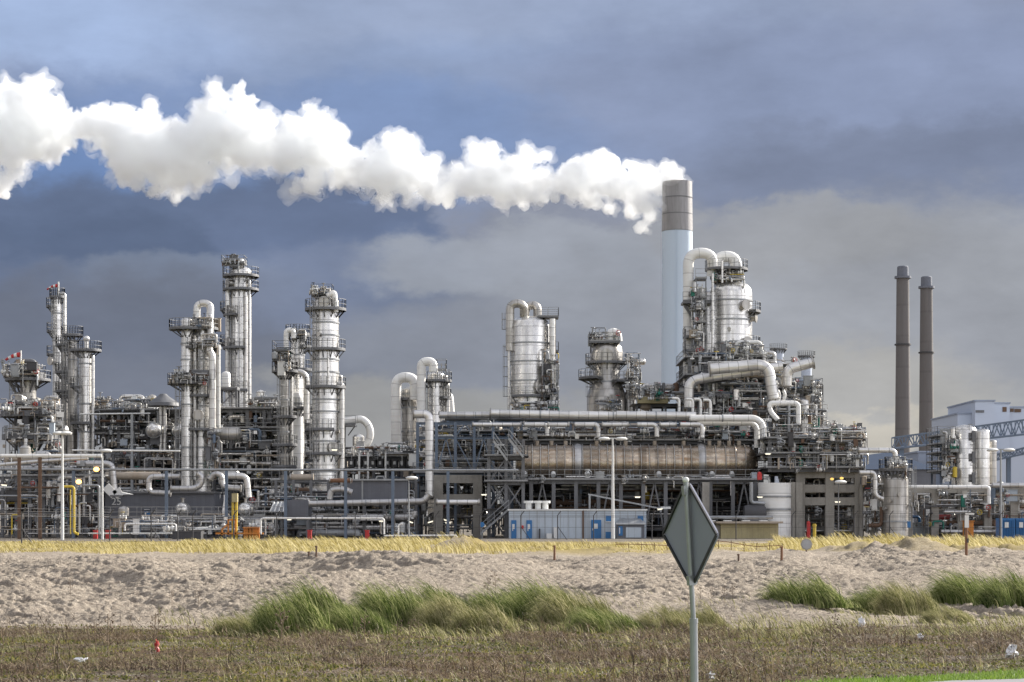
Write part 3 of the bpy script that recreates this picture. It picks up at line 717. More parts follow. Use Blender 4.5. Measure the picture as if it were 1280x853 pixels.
def column(name,label,cx,top,bot,w,D,mat='silver',group=None,dome='dome',plats=(),ladders=(),bands=(),pipes=(),manways=(),skirt=None,prof=None,cat='column',n=32,noz=True):
    """px data: centre x, top and foot rows, width; platforms (row, ext left, ext right, a0, a1)"""
    A=At(D); x=A.x(cx); zb=A.z(bot) if bot else GZ; zt=A.z(top); r=A.m(w)/2; zb=max(zb,GZ) if bot is None else zb
    t=thing(name,(x,D,zb),label,cat,group)
    mb=MB()
    if prof: pr=[(A.m(q[0])/2,A.z(q[1])-zb) for q in prof]
    else:
        pr=[(r,0)]; H=zt-zb; dh=r*(.55 if dome=='dome' else .9)
        pr.append((r,H-dh))
        if dome=='dome': pr+=[(r*math.cos(math.pi/2*i/6)+.01,H-dh+dh*math.sin(math.pi/2*i/6)) for i in range(1,7)]
        elif dome=='cone': pr+=[(r*.25,H),(.02,H)]
        elif dome=='flat': pr=[(r,0),(r,H),(.02,H)]
    mb.lathe((x,D,zb),pr,n); mb.build('shell',M[mat],t)
    for row in bands:
        mb=MB(); rr=r
        if prof:
            zz=A.z(row)-zb; rr=float(np.interp(zz,[p[1] for p in pr],[p[0] for p in pr]))
        mb.lathe((x,D,A.z(row)),[(rr-.05,-.09),(rr+.09,-.09),(rr+.09,.09),(rr-.05,.09)],n); mb.build('stiffener_ring',M['galv' if mat!='chimconc' else 'chimconc'],t)
    for pl in plats:
        row,ro,a0,a1=pl[:4]; ring_platform(t,x,D,A.z(row),r*.99,r+.25+ro*.58,a0,a1)
    for ang,y0,y1 in ladders:
        mb=MB(); a=R(ang); nx,ny=math.cos(a),math.sin(a); ladder_mb(mb,x+nx*(r+.25),D+ny*(r+.25),A.z(y1),A.z(y0),True,(nx,ny)); mb.build('ladder',M['rail'],t)
    for ang,y0,y1,rad in pipes:
        a=R(ang); px_,py_=x+math.cos(a)*(r+rad+.12),D+math.sin(a)*(r+rad+.12); mb=MB()
        ip=(x+math.cos(a)*(r-.2),D+math.sin(a)*(r-.2),A.z(y0)); mb.tube([ip,(px_,py_,A.z(y0)),(px_,py_,A.z(y1))],rad,10,bend=rad*2); mb.build('downcomer_pipe',M['pipeb'],t)
    for ang,row,rad in manways:
        a=R(ang); d=Vector((math.cos(a),math.sin(a),0)); c=Vector((x,D,A.z(row))); mb=MB()
        mb.cyl(c+d*(r-.2),c+d*(r+.45),rad,16); mb.cyl(c+d*(r+.45),c+d*(r+.6),rad*1.25,16); mb.build('manway',M['silver2'],t)
    if noz and r>.8:
        for k in range(4):
            a=R(rnd.uniform(195,345)); d=Vector((math.cos(a),math.sin(a),0)); c=Vector((x,D,rnd.uniform(zb+2,zt-2))); mb=MB(); mb.cyl(c+d*(r-.1 if not prof else r*.8),c+d*(r+.35),.14,8); mb.cyl(c+d*(r+.3),c+d*(r+.4),.24,8); mb.build('nozzle',M['silver2'],t)
    return t
PAL=['pipe']*6+['pipeb']*4+['silver2']*2+['galv']*5+['steel']*4+['dsteel']*2+['brown','bsteel','bsteel','offwhite','beige','beige']
DENSE={}
CNT={}
def part(par,name,mb,mat):              # past 95 of one part on one thing the rest goes into its dense pipework
    k=(par.name,name); CNT[k]=CNT.get(k,0)+1
    if CNT[k]<=95: return mb.build(name,M[mat],par)
    d=DENSE.setdefault(par.name,(par,MB()))[1]; d.cur=PMAT.index(mat) if mat in PMAT else 3; o=d.n; d.v.extend(mb.v); d.n+=mb.n; d.u.extend(mb.u); d.f.extend([[i+o for i in f] for f in mb.f]); d.sm.extend(mb.sm); d.mi.extend([d.cur]*len(mb.f))
PMAT=['pipe','pipeb','silver2','galv','steel','dsteel','brown','beige','offwhite','rail','teal','yellow','bsteel','silver']
def dense(par,X0,X1,Z0,Z1,D0,D1,r,k):
    mb=DENSE.setdefault(par.name,(par,MB()))[1]; W=X1-X0;H=Z1-Z0
    def mc(): mb.cur=r.choice([0,1,1,2,3,3,4,5,6,7,7,8,8,9,9,12,13,13]+([10] if r.random()<.1 else [])+([11] if r.random()<.12 else []))
    for i in range(k):
        mc(); q=r.random(); x=r.uniform(X0,X1); y=r.uniform(D0-.6,D1*.4+D0*.6); z=r.uniform(Z0,Z1-.3); q=q*.78 if (Z1-Z0)<1.8 else q; rr=r.choice([.04,.05,.06,.08,.11])
        if q<.28: b=min(X1,x+r.uniform(.8,6)); mb.tube([(x,y,z),(b,y,z)]+([(b,y,max(GZ,z-r.uniform(.4,2)))] if r.random()<.5 else []),rr,6,caps=False)
        elif q<.6: zz=max(Z0,z-r.uniform(.8,4)); s=r.choice((-1,1))*r.uniform(.3,1.2); mb.tube([(x,y,zz),(x,y,z)]+([(min(max(x+s,X0),X1),y,z),(min(max(x+s,X0),X1),y,z-.5)] if r.random()<.6 else []),rr,6,caps=False)
        elif q<.78: s=r.uniform(.12,.26); mb.sphere((x,y,z),s*.8,6); mb.cyl((x-s*1.3,y,z),(x+s*1.3,y,z),s*.5,6); mb.cyl((x,y,z),(x,y-.1,z+s*2.4),.04,5); mb.cyl((x,y-.1,z+s*2.4),(x,y-.1,z+s*2.5),s*.9,8)
        elif q<.88: mb.box((x,y,z),(r.uniform(.2,.6),.25,r.uniform(.25,.8)))
        elif q<.95: s=r.uniform(.15,.35); l=r.uniform(.5,1.2); mb.lathe((x,y,max(Z0,min(z,Z1-l))),[(.02,-s*.4),(s,0),(s,l),(.02,l+s*.4)],8)
        else: mb.cur=9; mb.b2(x,min(X1,x+r.uniform(1,4)),y,y+.3,z,z+.08)
def clutter(par,px0,px1,py0,py1,D0,D1,nh=20,nv=14,nval=12,nves=4,nbox=4,seed=1,rmax=.3,pal=PAL,levels=5):
    r=random.Random(seed); A=At((D0+D1)/2); X0,X1=A.x(px0),A.x(px1);Z1,Z0=A.z(py0),A.z(py1); Z0=max(Z0,GZ+.3)
    W=X1-X0;H=Z1-Z0; ls=[Z0+H*(i+.5)/levels for i in range(levels)]
    dense(par,X0,X1,Z0,Z1+.3,D0,D1,random.Random(seed*7+1),int(W*H*1.1)+30)
    def rad(): return rmax*r.choice([.2,.2,.25,.3,.3,.4,.5,.6,.9])
    for i in range(nh):
        z=r.choice(ls)+r.uniform(-.45,.45)*H/levels; y=r.uniform(D0,D1); a=X0+r.random()*W*.5; b=a+W*r.uniform(.25,.9); b=min(b,X1); rr=rad(); mb=MB(); k=r.random()
        if k<.35: pts=[(a,y,z),(b,y,z)]
        elif k<.65: pts=[(a,y,z),(b,y,z),(b,y,z+r.choice((-1,1))*H*r.uniform(.15,.4))]
        elif k<.85: pts=[(a,y,z-H*r.uniform(.1,.3)),(a,y,z),(b,y,z),(b,y,z+r.choice((-1,1))*H*r.uniform(.1,.4))]
        else:
            m_=(a+b)/2; u=r.uniform(.6,1.6); pts=[(a,y,z),(m_-u,y,z),(m_-u,y,z+1.3),(m_+u,y,z+1.3),(m_+u,y,z),(b,y,z)]
        pts=[(min(max(p[0],X0),X1),p[1],max(GZ+.2,min(p[2],Z1+.5))) for p in pts]
        mb.tube(pts,rr,8 if rr<.2 else 12); 
        for q in range(r.randint(0,3)):
            c=a+(b-a)*r.random(); mb.cyl((c-.06,y,z),(c+.06,y,z),rr*1.5,10)
        part(par,'pipe',mb,r.choice(pal))
    for i in range(nv):
        x=r.uniform(X0,X1); y=r.uniform(D0,D1); a=Z0+r.random()*H*.4; b=a+H*r.uniform(.3,.95); b=min(b,Z1+.25); rr=rad()*.9; mb=MB(); s=r.choice((-1,1)); k=r.random()
        if k<.4: pts=[(x,y,a),(x,y,b)]
        elif k<.75: pts=[(x,y,a),(x,y,b),(x+s*r.uniform(1,4),y,b)]
        else: w_=r.uniform(.8,1.8)*s; pts=[(x,y,a),(x,y,b),(x+w_,y,b),(x+w_,y,b-H*r.uniform(.15,.5))]
        pts=[(min(max(p[0],X0),X1),p[1],p[2]) for p in pts]
        mb.tube(pts,rr,8 if rr<.2 else 12); zz=a+(b-a)*r.random(); mb.cyl((x,y,zz-.06),(x,y,zz+.06),rr*1.5,10)
        part(par,'pipe',mb,r.choice(pal))
    for i in range(nval):
        valve(par,(r.uniform(X0,X1),r.uniform(D0-1,D0+(D1-D0)*.4),r.choice(ls)+r.uniform(-.3,.3)),r.uniform(.22,.5),r.choice(['steel','galv','silver2','silver2','pipeb','offwhite','offwhite','teal' if r.random()<.3 else 'galv']),r.choice('xz'))
    for i in range(nves):
        rr=r.uniform(.35,.75);l=r.uniform(1.2,3);x=r.uniform(X0+.5,max(X0+.6,X1-l));y=r.uniform(D0+(D1-D0)*.5,D1);z=r.choice(ls);mb=MB();k=r.random()
        prof=[(.02,-rr*.5),(rr*.7,-rr*.3),(rr,0),(rr,l),(rr*.7,l+rr*.3),(.02,l+rr*.5)]
        mb.lathe((x,y,z-(l/2 if k<.4 else 0)),prof,18,'z' if k<.4 else ('x' if k<.75 else 'y'))
        mb.build('drum',M[r.choice(['silver','silver2','silver2','beige','pipeb'])],par)
    for i in range(nbox):
        x=r.uniform(X0,X1);y=r.uniform(D0-.5,D1);z=r.choice(ls); w_,h_=r.uniform(.5,1.4),r.uniform(.6,1.6); mb=MB(); mb.box((x,y,z),(w_,.5,h_)); mb.box((x,y-.27,z),(w_*.8,.03,h_*.8)); mb.box((x,y,z+h_/2+.03),(w_*1.1,.6,.06))
        mb.build('control_box',M[r.choice(['galv','steel','offwhite','cabin','beige','dsteel'])],par)
def frame(name,label,px0,px1,D,dep,rows,nb,ny=2,w=.4,mat='steel',brace=(),rails=(),decks=(),cat='steel structure',group=None,foot=None,haunch=False):
    A=At(D); X0,X1=A.x(px0),A.x(px1); xs=[X0+(X1-X0)*i/nb for i in range(nb+1)]; ys=[D+dep*j/(ny-1) for j in range(ny)]
    zs=[A.z(r_) for r_ in rows]; z0=A.z(foot) if foot else GZ-.1
    t=thing(name,((X0+X1)/2,D,z0),label,cat,group); mm=M[mat]
    for x in xs:
        for y in ys:
            mb=MB()
            if mat=='conc': mb.bar((x,y,z0),(x,y,zs[0]),w)
            else: mb.ibeam((x,y,z0),(x,y,zs[0]),w)
            mb.build('post',mm,t)
    for z in zs:
        for y in ys:
            mb=MB(); h=w*.9
            if mat=='conc': mb.b2(X0-w*.5,X1+w*.5,y-w*.42,y+w*.42,z-h,z)
            else: mb.ibeam((X0-w*.5,y,z-h/2),(X1+w*.5,y,z-h/2),h)
            mb.build('beam',mm,t)
        mb=MB()
        for x in xs: mb.b2(x-w*.3,x+w*.3,ys[0],ys[-1],z-w*.8,z-.02)
        mb.build('cross_beam',mm,t)
    for (b,l0,l1,kind) in brace:        # bay, upper level, lower level (index, -1 foot)
        xa,xb=xs[b],xs[b+1]; za=zs[l0]-w*.5; zc=z0 if l1==-1 else zs[l1]
        for y in ys[:1]+ys[-1:]:
            if kind in('x','/'): mb=MB(); mb.bar((xa,y-.05,zc),(xb,y-.05,za),w*.42); mb.build('brace',mm,t)
            if kind in('x','b'): mb=MB(); mb.bar((xa,y+.05,za),(xb,y+.05,zc),w*.42); mb.build('brace',mm,t)
            if kind=='v':
                xm=(xa+xb)/2; mb=MB(); mb.bar((xa,y,zc),(xm,y,za),w*.4); mb.build('brace',mm,t); mb=MB(); mb.bar((xb,y,zc),(xm,y,za),w*.4); mb.build('brace',mm,t)
    for li in decks:
        mb=MB(); mb.b2(X0-.6,X1+.6,D-.6,D+dep+.6,zs[li]+.01,zs[li]+.09); mb.build('deck',M['dsteel'],t)
    for li in rails:
        mb=MB(); z=zs[li]+.09; rail_mb(mb,[(X0-.5,D-.55,z),(X1+.5,D-.55,z),(X1+.5,D+dep+.55,z),(X0-.5,D+dep+.55,z)],closed=True); mb.build('railing',M['rail'],t)
    return t
def pipe_run(label,pts,r,D,mat='pipe',name='pipe',group=None,bend=None,n=16,fl=0,dys=None,cat='pipe'):
    A=At(D); mb=MB(); q=[A(p[0],p[1],p[2] if len(p)>2 else 0) for p in pts]; R_=A.m(r)
    base=q[0]; o=thing(name,tuple(base),label,cat,group)
    mb.tube(q,R_,n,bend=bend*A.k if bend else None); mb.build('run',M[mat],o)
    for a,b in zip(q,q[1:]):
        Ld=(b-a).length
        k=int(Ld/7)
        for i in range(k):
            c=a.lerp(b,(i+.7)/(k+.4)); m_=MB(); flange(m_,c,R_*1.12,b-a); m_.build('clamp',M['galv'],o)
    for e,d in ((q[0],q[1]-q[0]),(q[-1],q[-2]-q[-1])):
        if fl: m_=MB(); flange(m_,e+d.normalized()*.1,R_*1.35,d); m_.build('flange',M['silver2'],o)
    return o
def mast(label,px,top,D,twin=True,mat='galv',foot=None,r=.09,arm=1.2):
    A=At(D); x=A.x(px); z=A.z(top); t=thing('lamp_mast',(x,D,GZ),label,'lamp mast')
    mb=MB(); mb.tube([(x,D,GZ-.2),(x,D,z)],[r*1.5,r*.8],10); mb.build('pole',M[mat],t)
    mb=MB(); mb.bar((x-arm*.8,D,z),(x+arm*.8,D,z),.1)
    mb.build('arm',M[mat],t)
    for s in ((-1,1) if twin else (1,)):
        mb=MB(); mb.lathe((x+s*arm*.75,D,z-.1),[(.02,-.12),(.55,-.08),(.62,.06),(.4,.2),(.02,.24)],14); mb.build('lamp_head',M['offwhite'],t)
    return t
# ------------------------------------------------------------------ left half of the plant
def flag(label,px,py,h,D,s=1):
    A=At(D); x,z=A.x(px),A.z(py); t=thing('windsock',(x,D,z-h),label,'windsock')
    mb=MB(); mb.cyl((x,D,z-h),(x,D,z+.15),.11,6); mb.build('pole',M['offwhite'],t)
    for i in range(5):
        r0=.5*s*(1-i*.12); r1=.5*s*(1-(i+1)*.12); mb=MB()
        c0=x-.1-i*.55*s; c1=c0-.55*s; d0=-.16*i*i*.25*s;d1=-.16*(i+1)**2*.25*s
        mb.tube([(c0,D,z-.35+d0),(c1,D,z-.35+d1)],[r0,r1],12,caps=False); mb.build('sleeve_band',M['red' if i%2==0 else 'offwhite'],t)
flag('red and white windsock on a white pole above the lowest tower platforms',26,440,2.6,236,.62)
flag('tiny red and white windsock on top of the thin tall tower',73,354,2.6,256,.5)
# A1 tower with broad decks
t=column('process_tower','short tower with three broad crowded decks and a windsock on top',35,470,None,26,238,'silver2',plats=((476,2.0,0,360),),ladders=((200,480,600),),bands=(500,),prof=[(26,676),(26,560),(38,555),(38,528),(20,520),(20,462),(12,458),(.1,457)],manways=((250,500,.5),(285,543,.6)))
A=At(238)
for row,hw,sq in ((471,26,1.0),(520,40,.8),(548,36,.6)):
    x=A.x(31+ (8 if row>500 else 0)); 
    mb=MB(); w_=A.m(hw); mb.lathe((x,238,A.z(row)),[(.5,0),(w_,0),(w_,.22),(.5,.22)],8); mb.lathe((x,238,A.z(row)),[(w_+.02,-.2),(w_+.08,-.2),(w_+.08,.45),(w_+.02,.45)],8)
    for k in range(8):
        a=2*math.pi*k/8; mb.bar((x+math.cos(a)*1.2,238+math.sin(a)*1.2,A.z(row)-1.9),(x+math.cos(a)*w_*.9,238+math.sin(a)*w_*.9,A.z(row)-.05),.16)
    o=mb.build('deck',M['steel'],t); mb=MB(); rail_mb(mb,[(x+math.cos(2*math.pi*k/8)*w_,238+math.sin(2*math.pi*k/8)*w_,A.z(row)+.2) for k in range(8)],closed=True); mb.build('railing',M['rail'],o)
clutter(t,8,52,456,471,235,240,6,9,12,3,3,seed=3,rmax=.3)
clutter(t,8,75,500,520,234,240,8,12,16,4,4,seed=4,rmax=.35)
clutter(t,10,80,524,570,234,240,10,14,12,5,5,seed=5,rmax=.45)
# A2..A5
column('distillation_column','thinnest tallest column of the far west group, with a pipe along its east side',71.5,372,None,11.5,256,'silver',plats=((372,.2,0,360),(384,.9,140,230),(415,.8,140,230),(444,.8,140,230),(560,1.0,100,260)),ladders=((262,384,440),),pipes=((0,368,560,.24),(300,560,600,.3)),bands=(392,426,500),manways=((230,452,.45),))
column('distillation_column','slim column with stacked half platforms next to the thinnest tall one',81,430,None,9,250,'silver2',plats=((432,.7,0,360),(466,.8,0,360),(490,.8,90,330)),ladders=((200,440,560),))
column('distillation_column','darker slim column topped by a flat railed deck between two lighter ones',90.5,424,None,12,248,'silver2',plats=((420,.8,0,360),(437,.8,20,200),(470,.8,0,180),(495,.8,0,200)),ladders=((230,425,560),),bands=(450,480))
t=column('distillation_column','bright column capped by a round ball vent, last of the far west group',107,436,None,16,245,'silver',plats=((439,1.5,0,360),(484,1.4,90,230),(530,1.3,90,300)),ladders=((235,440,560),),pipes=((335,445,600,.2),),bands=(455,505,540))
A=At(245); mb=MB(); mb.cyl(A(108,436),A(108,426),.25,10); mb.sphere(A(108,424),A.m(4.2),16); mb.build('ball_vent',M['pipeb'],t)
# B structures
t=frame('process_structure','grey steel structure behind the pair of round drum ends, west of the twin columns',112,222,246,10,(514,538,562),6,2,.4,brace=((0,0,1,'x'),(2,0,1,'v'),(4,1,2,'x'),(1,1,2,'v')),rails=(0,),decks=(0,1))
clutter(t,115,222,500,514,245,252,8,14,18,3,5,seed=11,rmax=.28)
clutter(t,114,222,516,560,245,255,26,26,14,7,6,seed=12,rmax=.4)
clutter(t,112,225,563,612,243,255,26,22,16,6,6,seed=13,rmax=.5)
A=At(243)
t=thing('vent_hood',(A.x(205),243,A.z(512)),'dark conical hood on twin silver ducts west of the twin columns','hood')
mb=MB(); mb.lathe((A.x(204),243,A.z(508)),[(2.0,0),(1.9,.4),(.7,1.2),(.4,1.5),(.02,1.55)],16); mb.build('hood',M['steel'],t)
for px in (201,206): mb=MB(); mb.cyl(A(px,508),A(px,565),.22,10); mb.build('duct',M['pipeb'],t)
def drum_end(label,px,py,r,D,L_=5,mat='silver',leg=True,name='horizontal_drum'):
    A=At(D); c=A(px,py); rr=A.m(r); t=thing(name,(c.x,D,c.z-rr),label,'drum')
    mb=MB(); mb.lathe(c,[(.02,-rr*.55),(rr*.5,-rr*.45),(rr*.85,-rr*.22),(rr,0),(rr,L_),(rr*.6,L_+rr*.4),(.02,L_+rr*.5)],24,'y'); mb.build('shell',M[mat],t)
    mb=MB(); mb.lathe(c,[(rr,.02),(rr+.06,.02),(rr+.06,.2),(rr,.2)],24,'y'); mb.build('seam_band',M['galv'],t)
    mb=MB(); mb.cyl(c+Vector((0,.8,rr-.1)),c+Vector((0,.8,rr+.5)),.18,8); mb.cyl(c+Vector((0,.8,rr+.45)),c+Vector((0,.8,rr+.55)),.3,8); mb.build('nozzle',M['silver2'],t)
    if leg:
        for dy in (.8,L_-.8): mb=MB(); mb.box(c+Vector((0,dy,-rr-.3)),(rr*1.2,.3,.9)); mb.build('saddle',M['steel'],t)
    return t
drum_end('round drum end highest in the west steel structure',192,538,9.5,242)
drum_end('smaller drum end half hidden beside the twin columns',223,538,8,243)
drum_end('silver ball-ended drum in front of the grey building wall',227,637,8,214,4)
drum_end('silver ball-ended drum right of the orange gantry',306,637,8,213,4)
# C twin columns
g='twin columns with a shared high platform'
column('distillation_column','narrow western one of the twin columns, with a plain domed top',234,397,None,15,228,'silver',plats=((412,1.9,100,330),(480,2.2,90,340)),ladders=((225,480,600),),pipes=((340,420,600,.2),),bands=(430,450,506,560))
t=column('distillation_column','wider eastern one of the twin columns under an arched overhead pipe',252,402,None,24,229,'silver',plats=((412,.9,0,360),(436,1.6,-30,250),(466,1.1,180,360),(496,1.0,200,350),(538,1.2,160,320)),ladders=((280,440,538),(238,538,660)),pipes=((8,440,600,.28),(20,430,560,.16)),bands=(450,508,560,580),manways=((265,520,.5),(290,470,.5),(300,425,.4)))
A=At(229)
mb=MB(); mb.tube([A(247,403,-.5),A(247,380,-.5),A(264,380,-.5),A(264,440,-1.6),A(268,447,-1.6),A(268,560,-1.6)],.42,14,bend=A.m(8)); mb.build('overhead_pipe',M['pipeb'],t)
mb=MB(); mb.cyl(A(274.5,432,-1),A(274.5,560,-1),.24,10); mb.build('riser_pipe',M['white'],t)
clutter(t,244,268,398,412,227,231,3,4,5,0,1,seed=21,rmax=.15); clutter(t,246,274,426,436,226,231,4,5,6,0,1,seed=22,rmax=.16)
clutter(t,262,276,536,600,226,229,5,8,10,2,2,seed=23,rmax=.3)
clutter(t,216,262,468,480,226,229,4,5,8,0,1,seed=24,rmax=.18)
# D tallest column
t=column('distillation_column','tallest column of the plant, with two full platforms near its domed top',301,333,None,26.5,262,'silver',plats=((346,1.25,0,360),(363,1.2,0,360),(395,1.1,150,260),(436,1.2,150,290),(489,1,180,300)),ladders=((187,350,400),(228,396,436),(235,436,500)),pipes=((318,352,600,.2),(300,366,600,.22),(275,380,600,.16),(205,350,560,.3)),bands=(),manways=((215,355,.5),(215,389,.55),(215,428,.5)))
A=At(262); mb=MB(); mb.b2(A.x(279),A.x(307),260.4,263.5,A.z(331),A.z(330)); 
for px in (280,290,300,306): mb.bar(A(px,331,-1),A(px,346,-1),.12)
o=mb.build('top_platform',M['steel'],t); mb=MB(); rail_mb(mb,[A(279,330,-1.6),A(307,330,-1.6),A(307,330,1.4),A(279,330,1.4)],h=.95,closed=True); mb.build('railing',M['rail'],o)
mb=MB(); mb.sphere(A(302,327,-.3),A.m(3.6),14); mb.cyl(A(296,328,-.3),A(308,328,-.3),.25,8); mb.build('relief_valve',M['silver'],t)
clutter(t,280,300,326,331,260.5,263,2,2,3,0,1,seed=31,rmax=.10)
column('distillation_column','slim dark column just behind the tallest one',285,372,None,7,268,'chimconc',plats=((388,.7,90,300),(430,.7,90,300)))
# E small drum on stand
t=thing('stilted_drum',(At(240).x(283),240,GZ),'small bright upright drum on a steel stand in front of the tallest column','drum'); A=At(240)
mb=MB(); r=A.m(5.6); mb.lathe((A.x(282.5),240,A.z(486)),[(.02,0),(r,.1),(r,A.m(18)),(r*.7,A.m(20.5)),(.02,A.m(21.5))],20); mb.build('shell',M['white'],t)
mb=MB(); 
for px in (276,297): mb.bar(A(px,487,-1),A(px,660,-1),.22); mb.bar(A(px,487,1),A(px,660,1),.22)
mb.bar(A(276,510,-1),A(297,487,-1),.14); mb.bar(A(276,510,-1),A(297,530,-1),.14); mb.b2(A.x(275),A.x(298),238.8,241.2,A.z(488),A.z(486)); mb.build('stand',M['steel'],t)
mb=MB(); rail_mb(mb,[A(276,486,-1.1),A(298,486,-1.1),A(298,486,1.1)]); mb.build('railing',M['rail'],t)
# F main left structure
t=frame('process_structure','tall open steel structure between the tallest column and the thick bright one',268,392,236,12,(512,536,562,588),6,2,.42,brace=((0,0,1,'x'),(1,1,2,'v'),(3,0,1,'v'),(4,1,2,'x'),(2,2,3,'x'),(5,0,1,'/')),rails=(0,1),decks=(0,1,2),mat='steel')
clutter(t,266,392,514,536,236,246,22,24,14,7,6,seed=41,rmax=.42)
clutter(t,266,392,538,562,235,246,24,24,14,7,6,seed=42,rmax=.42)
clutter(t,266,420,564,612,233,246,30,28,20,8,8,seed=43,rmax=.5)
clutter(t,315,350,498,512,236,242,6,8,10,3,2,seed=44,rmax=.3)
# G
t=column('distillation_column','slim mid column crowned with crowded small decks west of the thick bright column',356,465,None,11,226,'silver2',plats=((465,1.2,0,360),(522,1.0,0,360),(557,1.1,90,360),(584,1.1,0,360)),ladders=((245,470,600),),pipes=((10,470,640,.16),),bands=(500,540),)
clutter(t,346,364,440,466,224,229,5,6,10,0,2,seed=51,rmax=.16)
A=At(226)
for row in (440,452): mb=MB(); mb.b2(A.x(343),A.x(366),224,228,A.z(row)-.1,A.z(row)); rail_mb(mb,[A(343,row,-2),A(366,row,-2),A(366,row,2),A(343,row,2)],closed=True); mb.build('deck',M['steel'],t)
t=column('distillation_column','short column with a hairpin pipe rising over its west shoulder',372,421,None,17,232,'silver',plats=((419,.6,0,360),(434,.9,-60,90),(463,1.0,180,360),(520,1.2,180,360)),ladders=((300,420,460),),bands=(444,))
A=At(231); mb=MB(); mb.tube([A(359,560,-1),A(359,414,-1),A(368,414,-1),A(368,424,-1)],.30,12,bend=A.m(4)); mb.build('hairpin_pipe',M['white'],t)
mb=MB(); mb.tube([A(362,467,-2.6),A(386,467,-2.6),A(386,530,-2.6)],A.m(3.6),16,bend=A.m(18)); mb.build('elbow_duct',M['pipeb'],t)
clutter(t,367,383,414,421,231,233,2,2,3,0,0,seed=52,rmax=.10)
column('process_vessel','white domed vessel tucked under the curved duct of the middle group',371.5,490,None,15,230,'white',bands=(505,),plats=((511,.7,180,360),),cat='vessel',prof=[(15,676),(15,500),(13,495),(9,491),(.1,490)])
# H thick bright column
t=column('distillation_column','thick bright column with a domed top, nearest of the tall left ones',407,369,None,33,222,'silver',plats=((388,.95,0,360),(438,.8,170,360),(485,.9,170,370),(538,.9,170,300),(568,.9,180,330)),ladders=((232,390,600),),pipes=((350,480,640,.28),(5,470,640,.16),(285,440,485,.10)),bands=(404,420,450,466,500,515,552,590,605),manways=((270,380,.5),(300,560,.5)))
A=At(222); mb=MB(); mb.b2(A.x(390),A.x(416),221,223.5,A.z(370.5),A.z(369.3)); rail_mb(mb,[A(390,369,-1),A(416,369,-1),A(416,369,1),A(390,369,1)],closed=True)
for px in (391,399,408,415): mb.bar(A(px,370,-1),A(px,382,-1),.14)
mb.build('top_frame',M['steel'],t)
clutter(t,391,414,361,369,221,223,3,3,4,0,1,seed=61,rmax=.14)
mb=MB(); mb.tube([A(410,372,-1.3),A(419,367,-1.3),A(421,392,-1.3)],.32,10,bend=A.m(4)); mb.build('overhead_pipe',M['white'],t)
# I ring loop
t=thing('expansion_loop',(At(238).x(450),238,At(238).z(575)),'big white C-shaped duct loop right of the thick bright column','duct'); A=At(238)
pts=[A(430,527,0)]+[A(446+17*math.sin(a),542-19*math.cos(a),0) for a in [math.pi*i/10 for i in range(1,10)]]+[A(436,567,-.5)]
mb=MB(); mb.tube(pts,A.m(4.6),18,bend=.4); mb.build('duct',M['white'],t)
mb=MB(); mb.b2(A.x(430),A.x(446),236,238,A.z(534),A.z(532)); mb.bar(A(432,534,-1),A(432,600,-1),.2); mb.bar(A(444,534,-1),A(436,545,-1),.14); rail_mb(mb,[A(430,532,-2),A(446,532,-2)]); mb.build('support',M['steel'],t)
# J air cooler deck
t=frame('air_cooler_bank','row of air coolers on a deck between the thick column and the hairpin duct',432,520,232,8,(572,586),5,2,.35,rails=(0,),decks=(0,1))
A=At(232)
for i in range(9):
    px=436+i*9; mb=MB(); mb.b2(A.x(px),A.x(px+7),231.4,234,A.z(584),A.z(574)); mb.lathe((A.x(px+3.5),232.6,A.z(574)),[(.32,0),(.36,.5),(.3,.5)],12); mb.build('cooler_box',M['dsteel'],t)
    mb=MB(); mb.b2(A.x(px+2),A.x(px+5),231.3,231.38,A.z(581),A.z(577)); mb.build('louvre',M['offwhite'],t)
clutter(t,432,520,560,572,230,238,8,12,14,3,4,seed=71,rmax=.28)
for px in (449,460,482): pipe_run('thin white riser standing before the air cooler bank',[(px,565),(px,600)],1.3,229,'white',group='thin white risers before the air coolers')
clutter(t,430,520,588,640,230,240,18,16,10,4,5,seed=72,rmax=.5)
# K
t=thing('hairpin_duct',(At(250).x(494),250,GZ),'big white hairpin duct rising beside the dark-headed vessel','duct'); A=At(250)
mb=MB(); mb.tube([A(495,672),A(495,472),A(519,472),A(519,500)],A.m(6.4),20,bend=A.m(12)); mb.build('duct',M['white'],t)
column('process_vessel','dull vessel with conical head under the big white hairpin duct',514,482,None,24,252,'silver2',prof=[(24,672),(24,492),(22,487),(8,484),(.1,483)],plats=((500,.9,150,260),(560,.9,150,260)),ladders=((195,500,600),),bands=(493,510,540),cat='vessel')
t=column('process_vessel','bright column with a small arched pipe over its head, east of the white hairpin duct',545,464,None,21,247,'silver',plats=((477,1.1,0,360),(498,1.0,-60,60),(560,1,180,360)),ladders=((210,480,600),(330,470,520)),bands=(478,),pipes=((350,480,600,.3),(25,470,600,.2)),cat='vessel')
A=At(246); mb=MB(); mb.tube([A(527,600,-1),A(527,453,-1),A(542,453,-1),A(542,466,-1)],.55,14,bend=A.m(8)); mb.build('arched_pipe',M['white'],t)
mb=MB(); rail_mb(mb,[A(546,463,-1),A(558,463,-1),A(558,463,1),A(546,463,1)],closed=True,h=1.3); 
for px in(547,552,557): mb.bar(A(px,476,-.6),A(px,455,-.6),.12)
mb.build('top_railing',M['rail'],t)
t=thing('elbow_duct',(At(256).x(562),256,GZ),'short white elbow duct partly hidden east of the arched-pipe column','duct'); A=At(256)
mb=MB(); mb.tube([A(553,496),A(562,494),A(565,530),A(565,600)],A.m(4.6),16,bend=A.m(9)); mb.build('duct',M['white'],t)
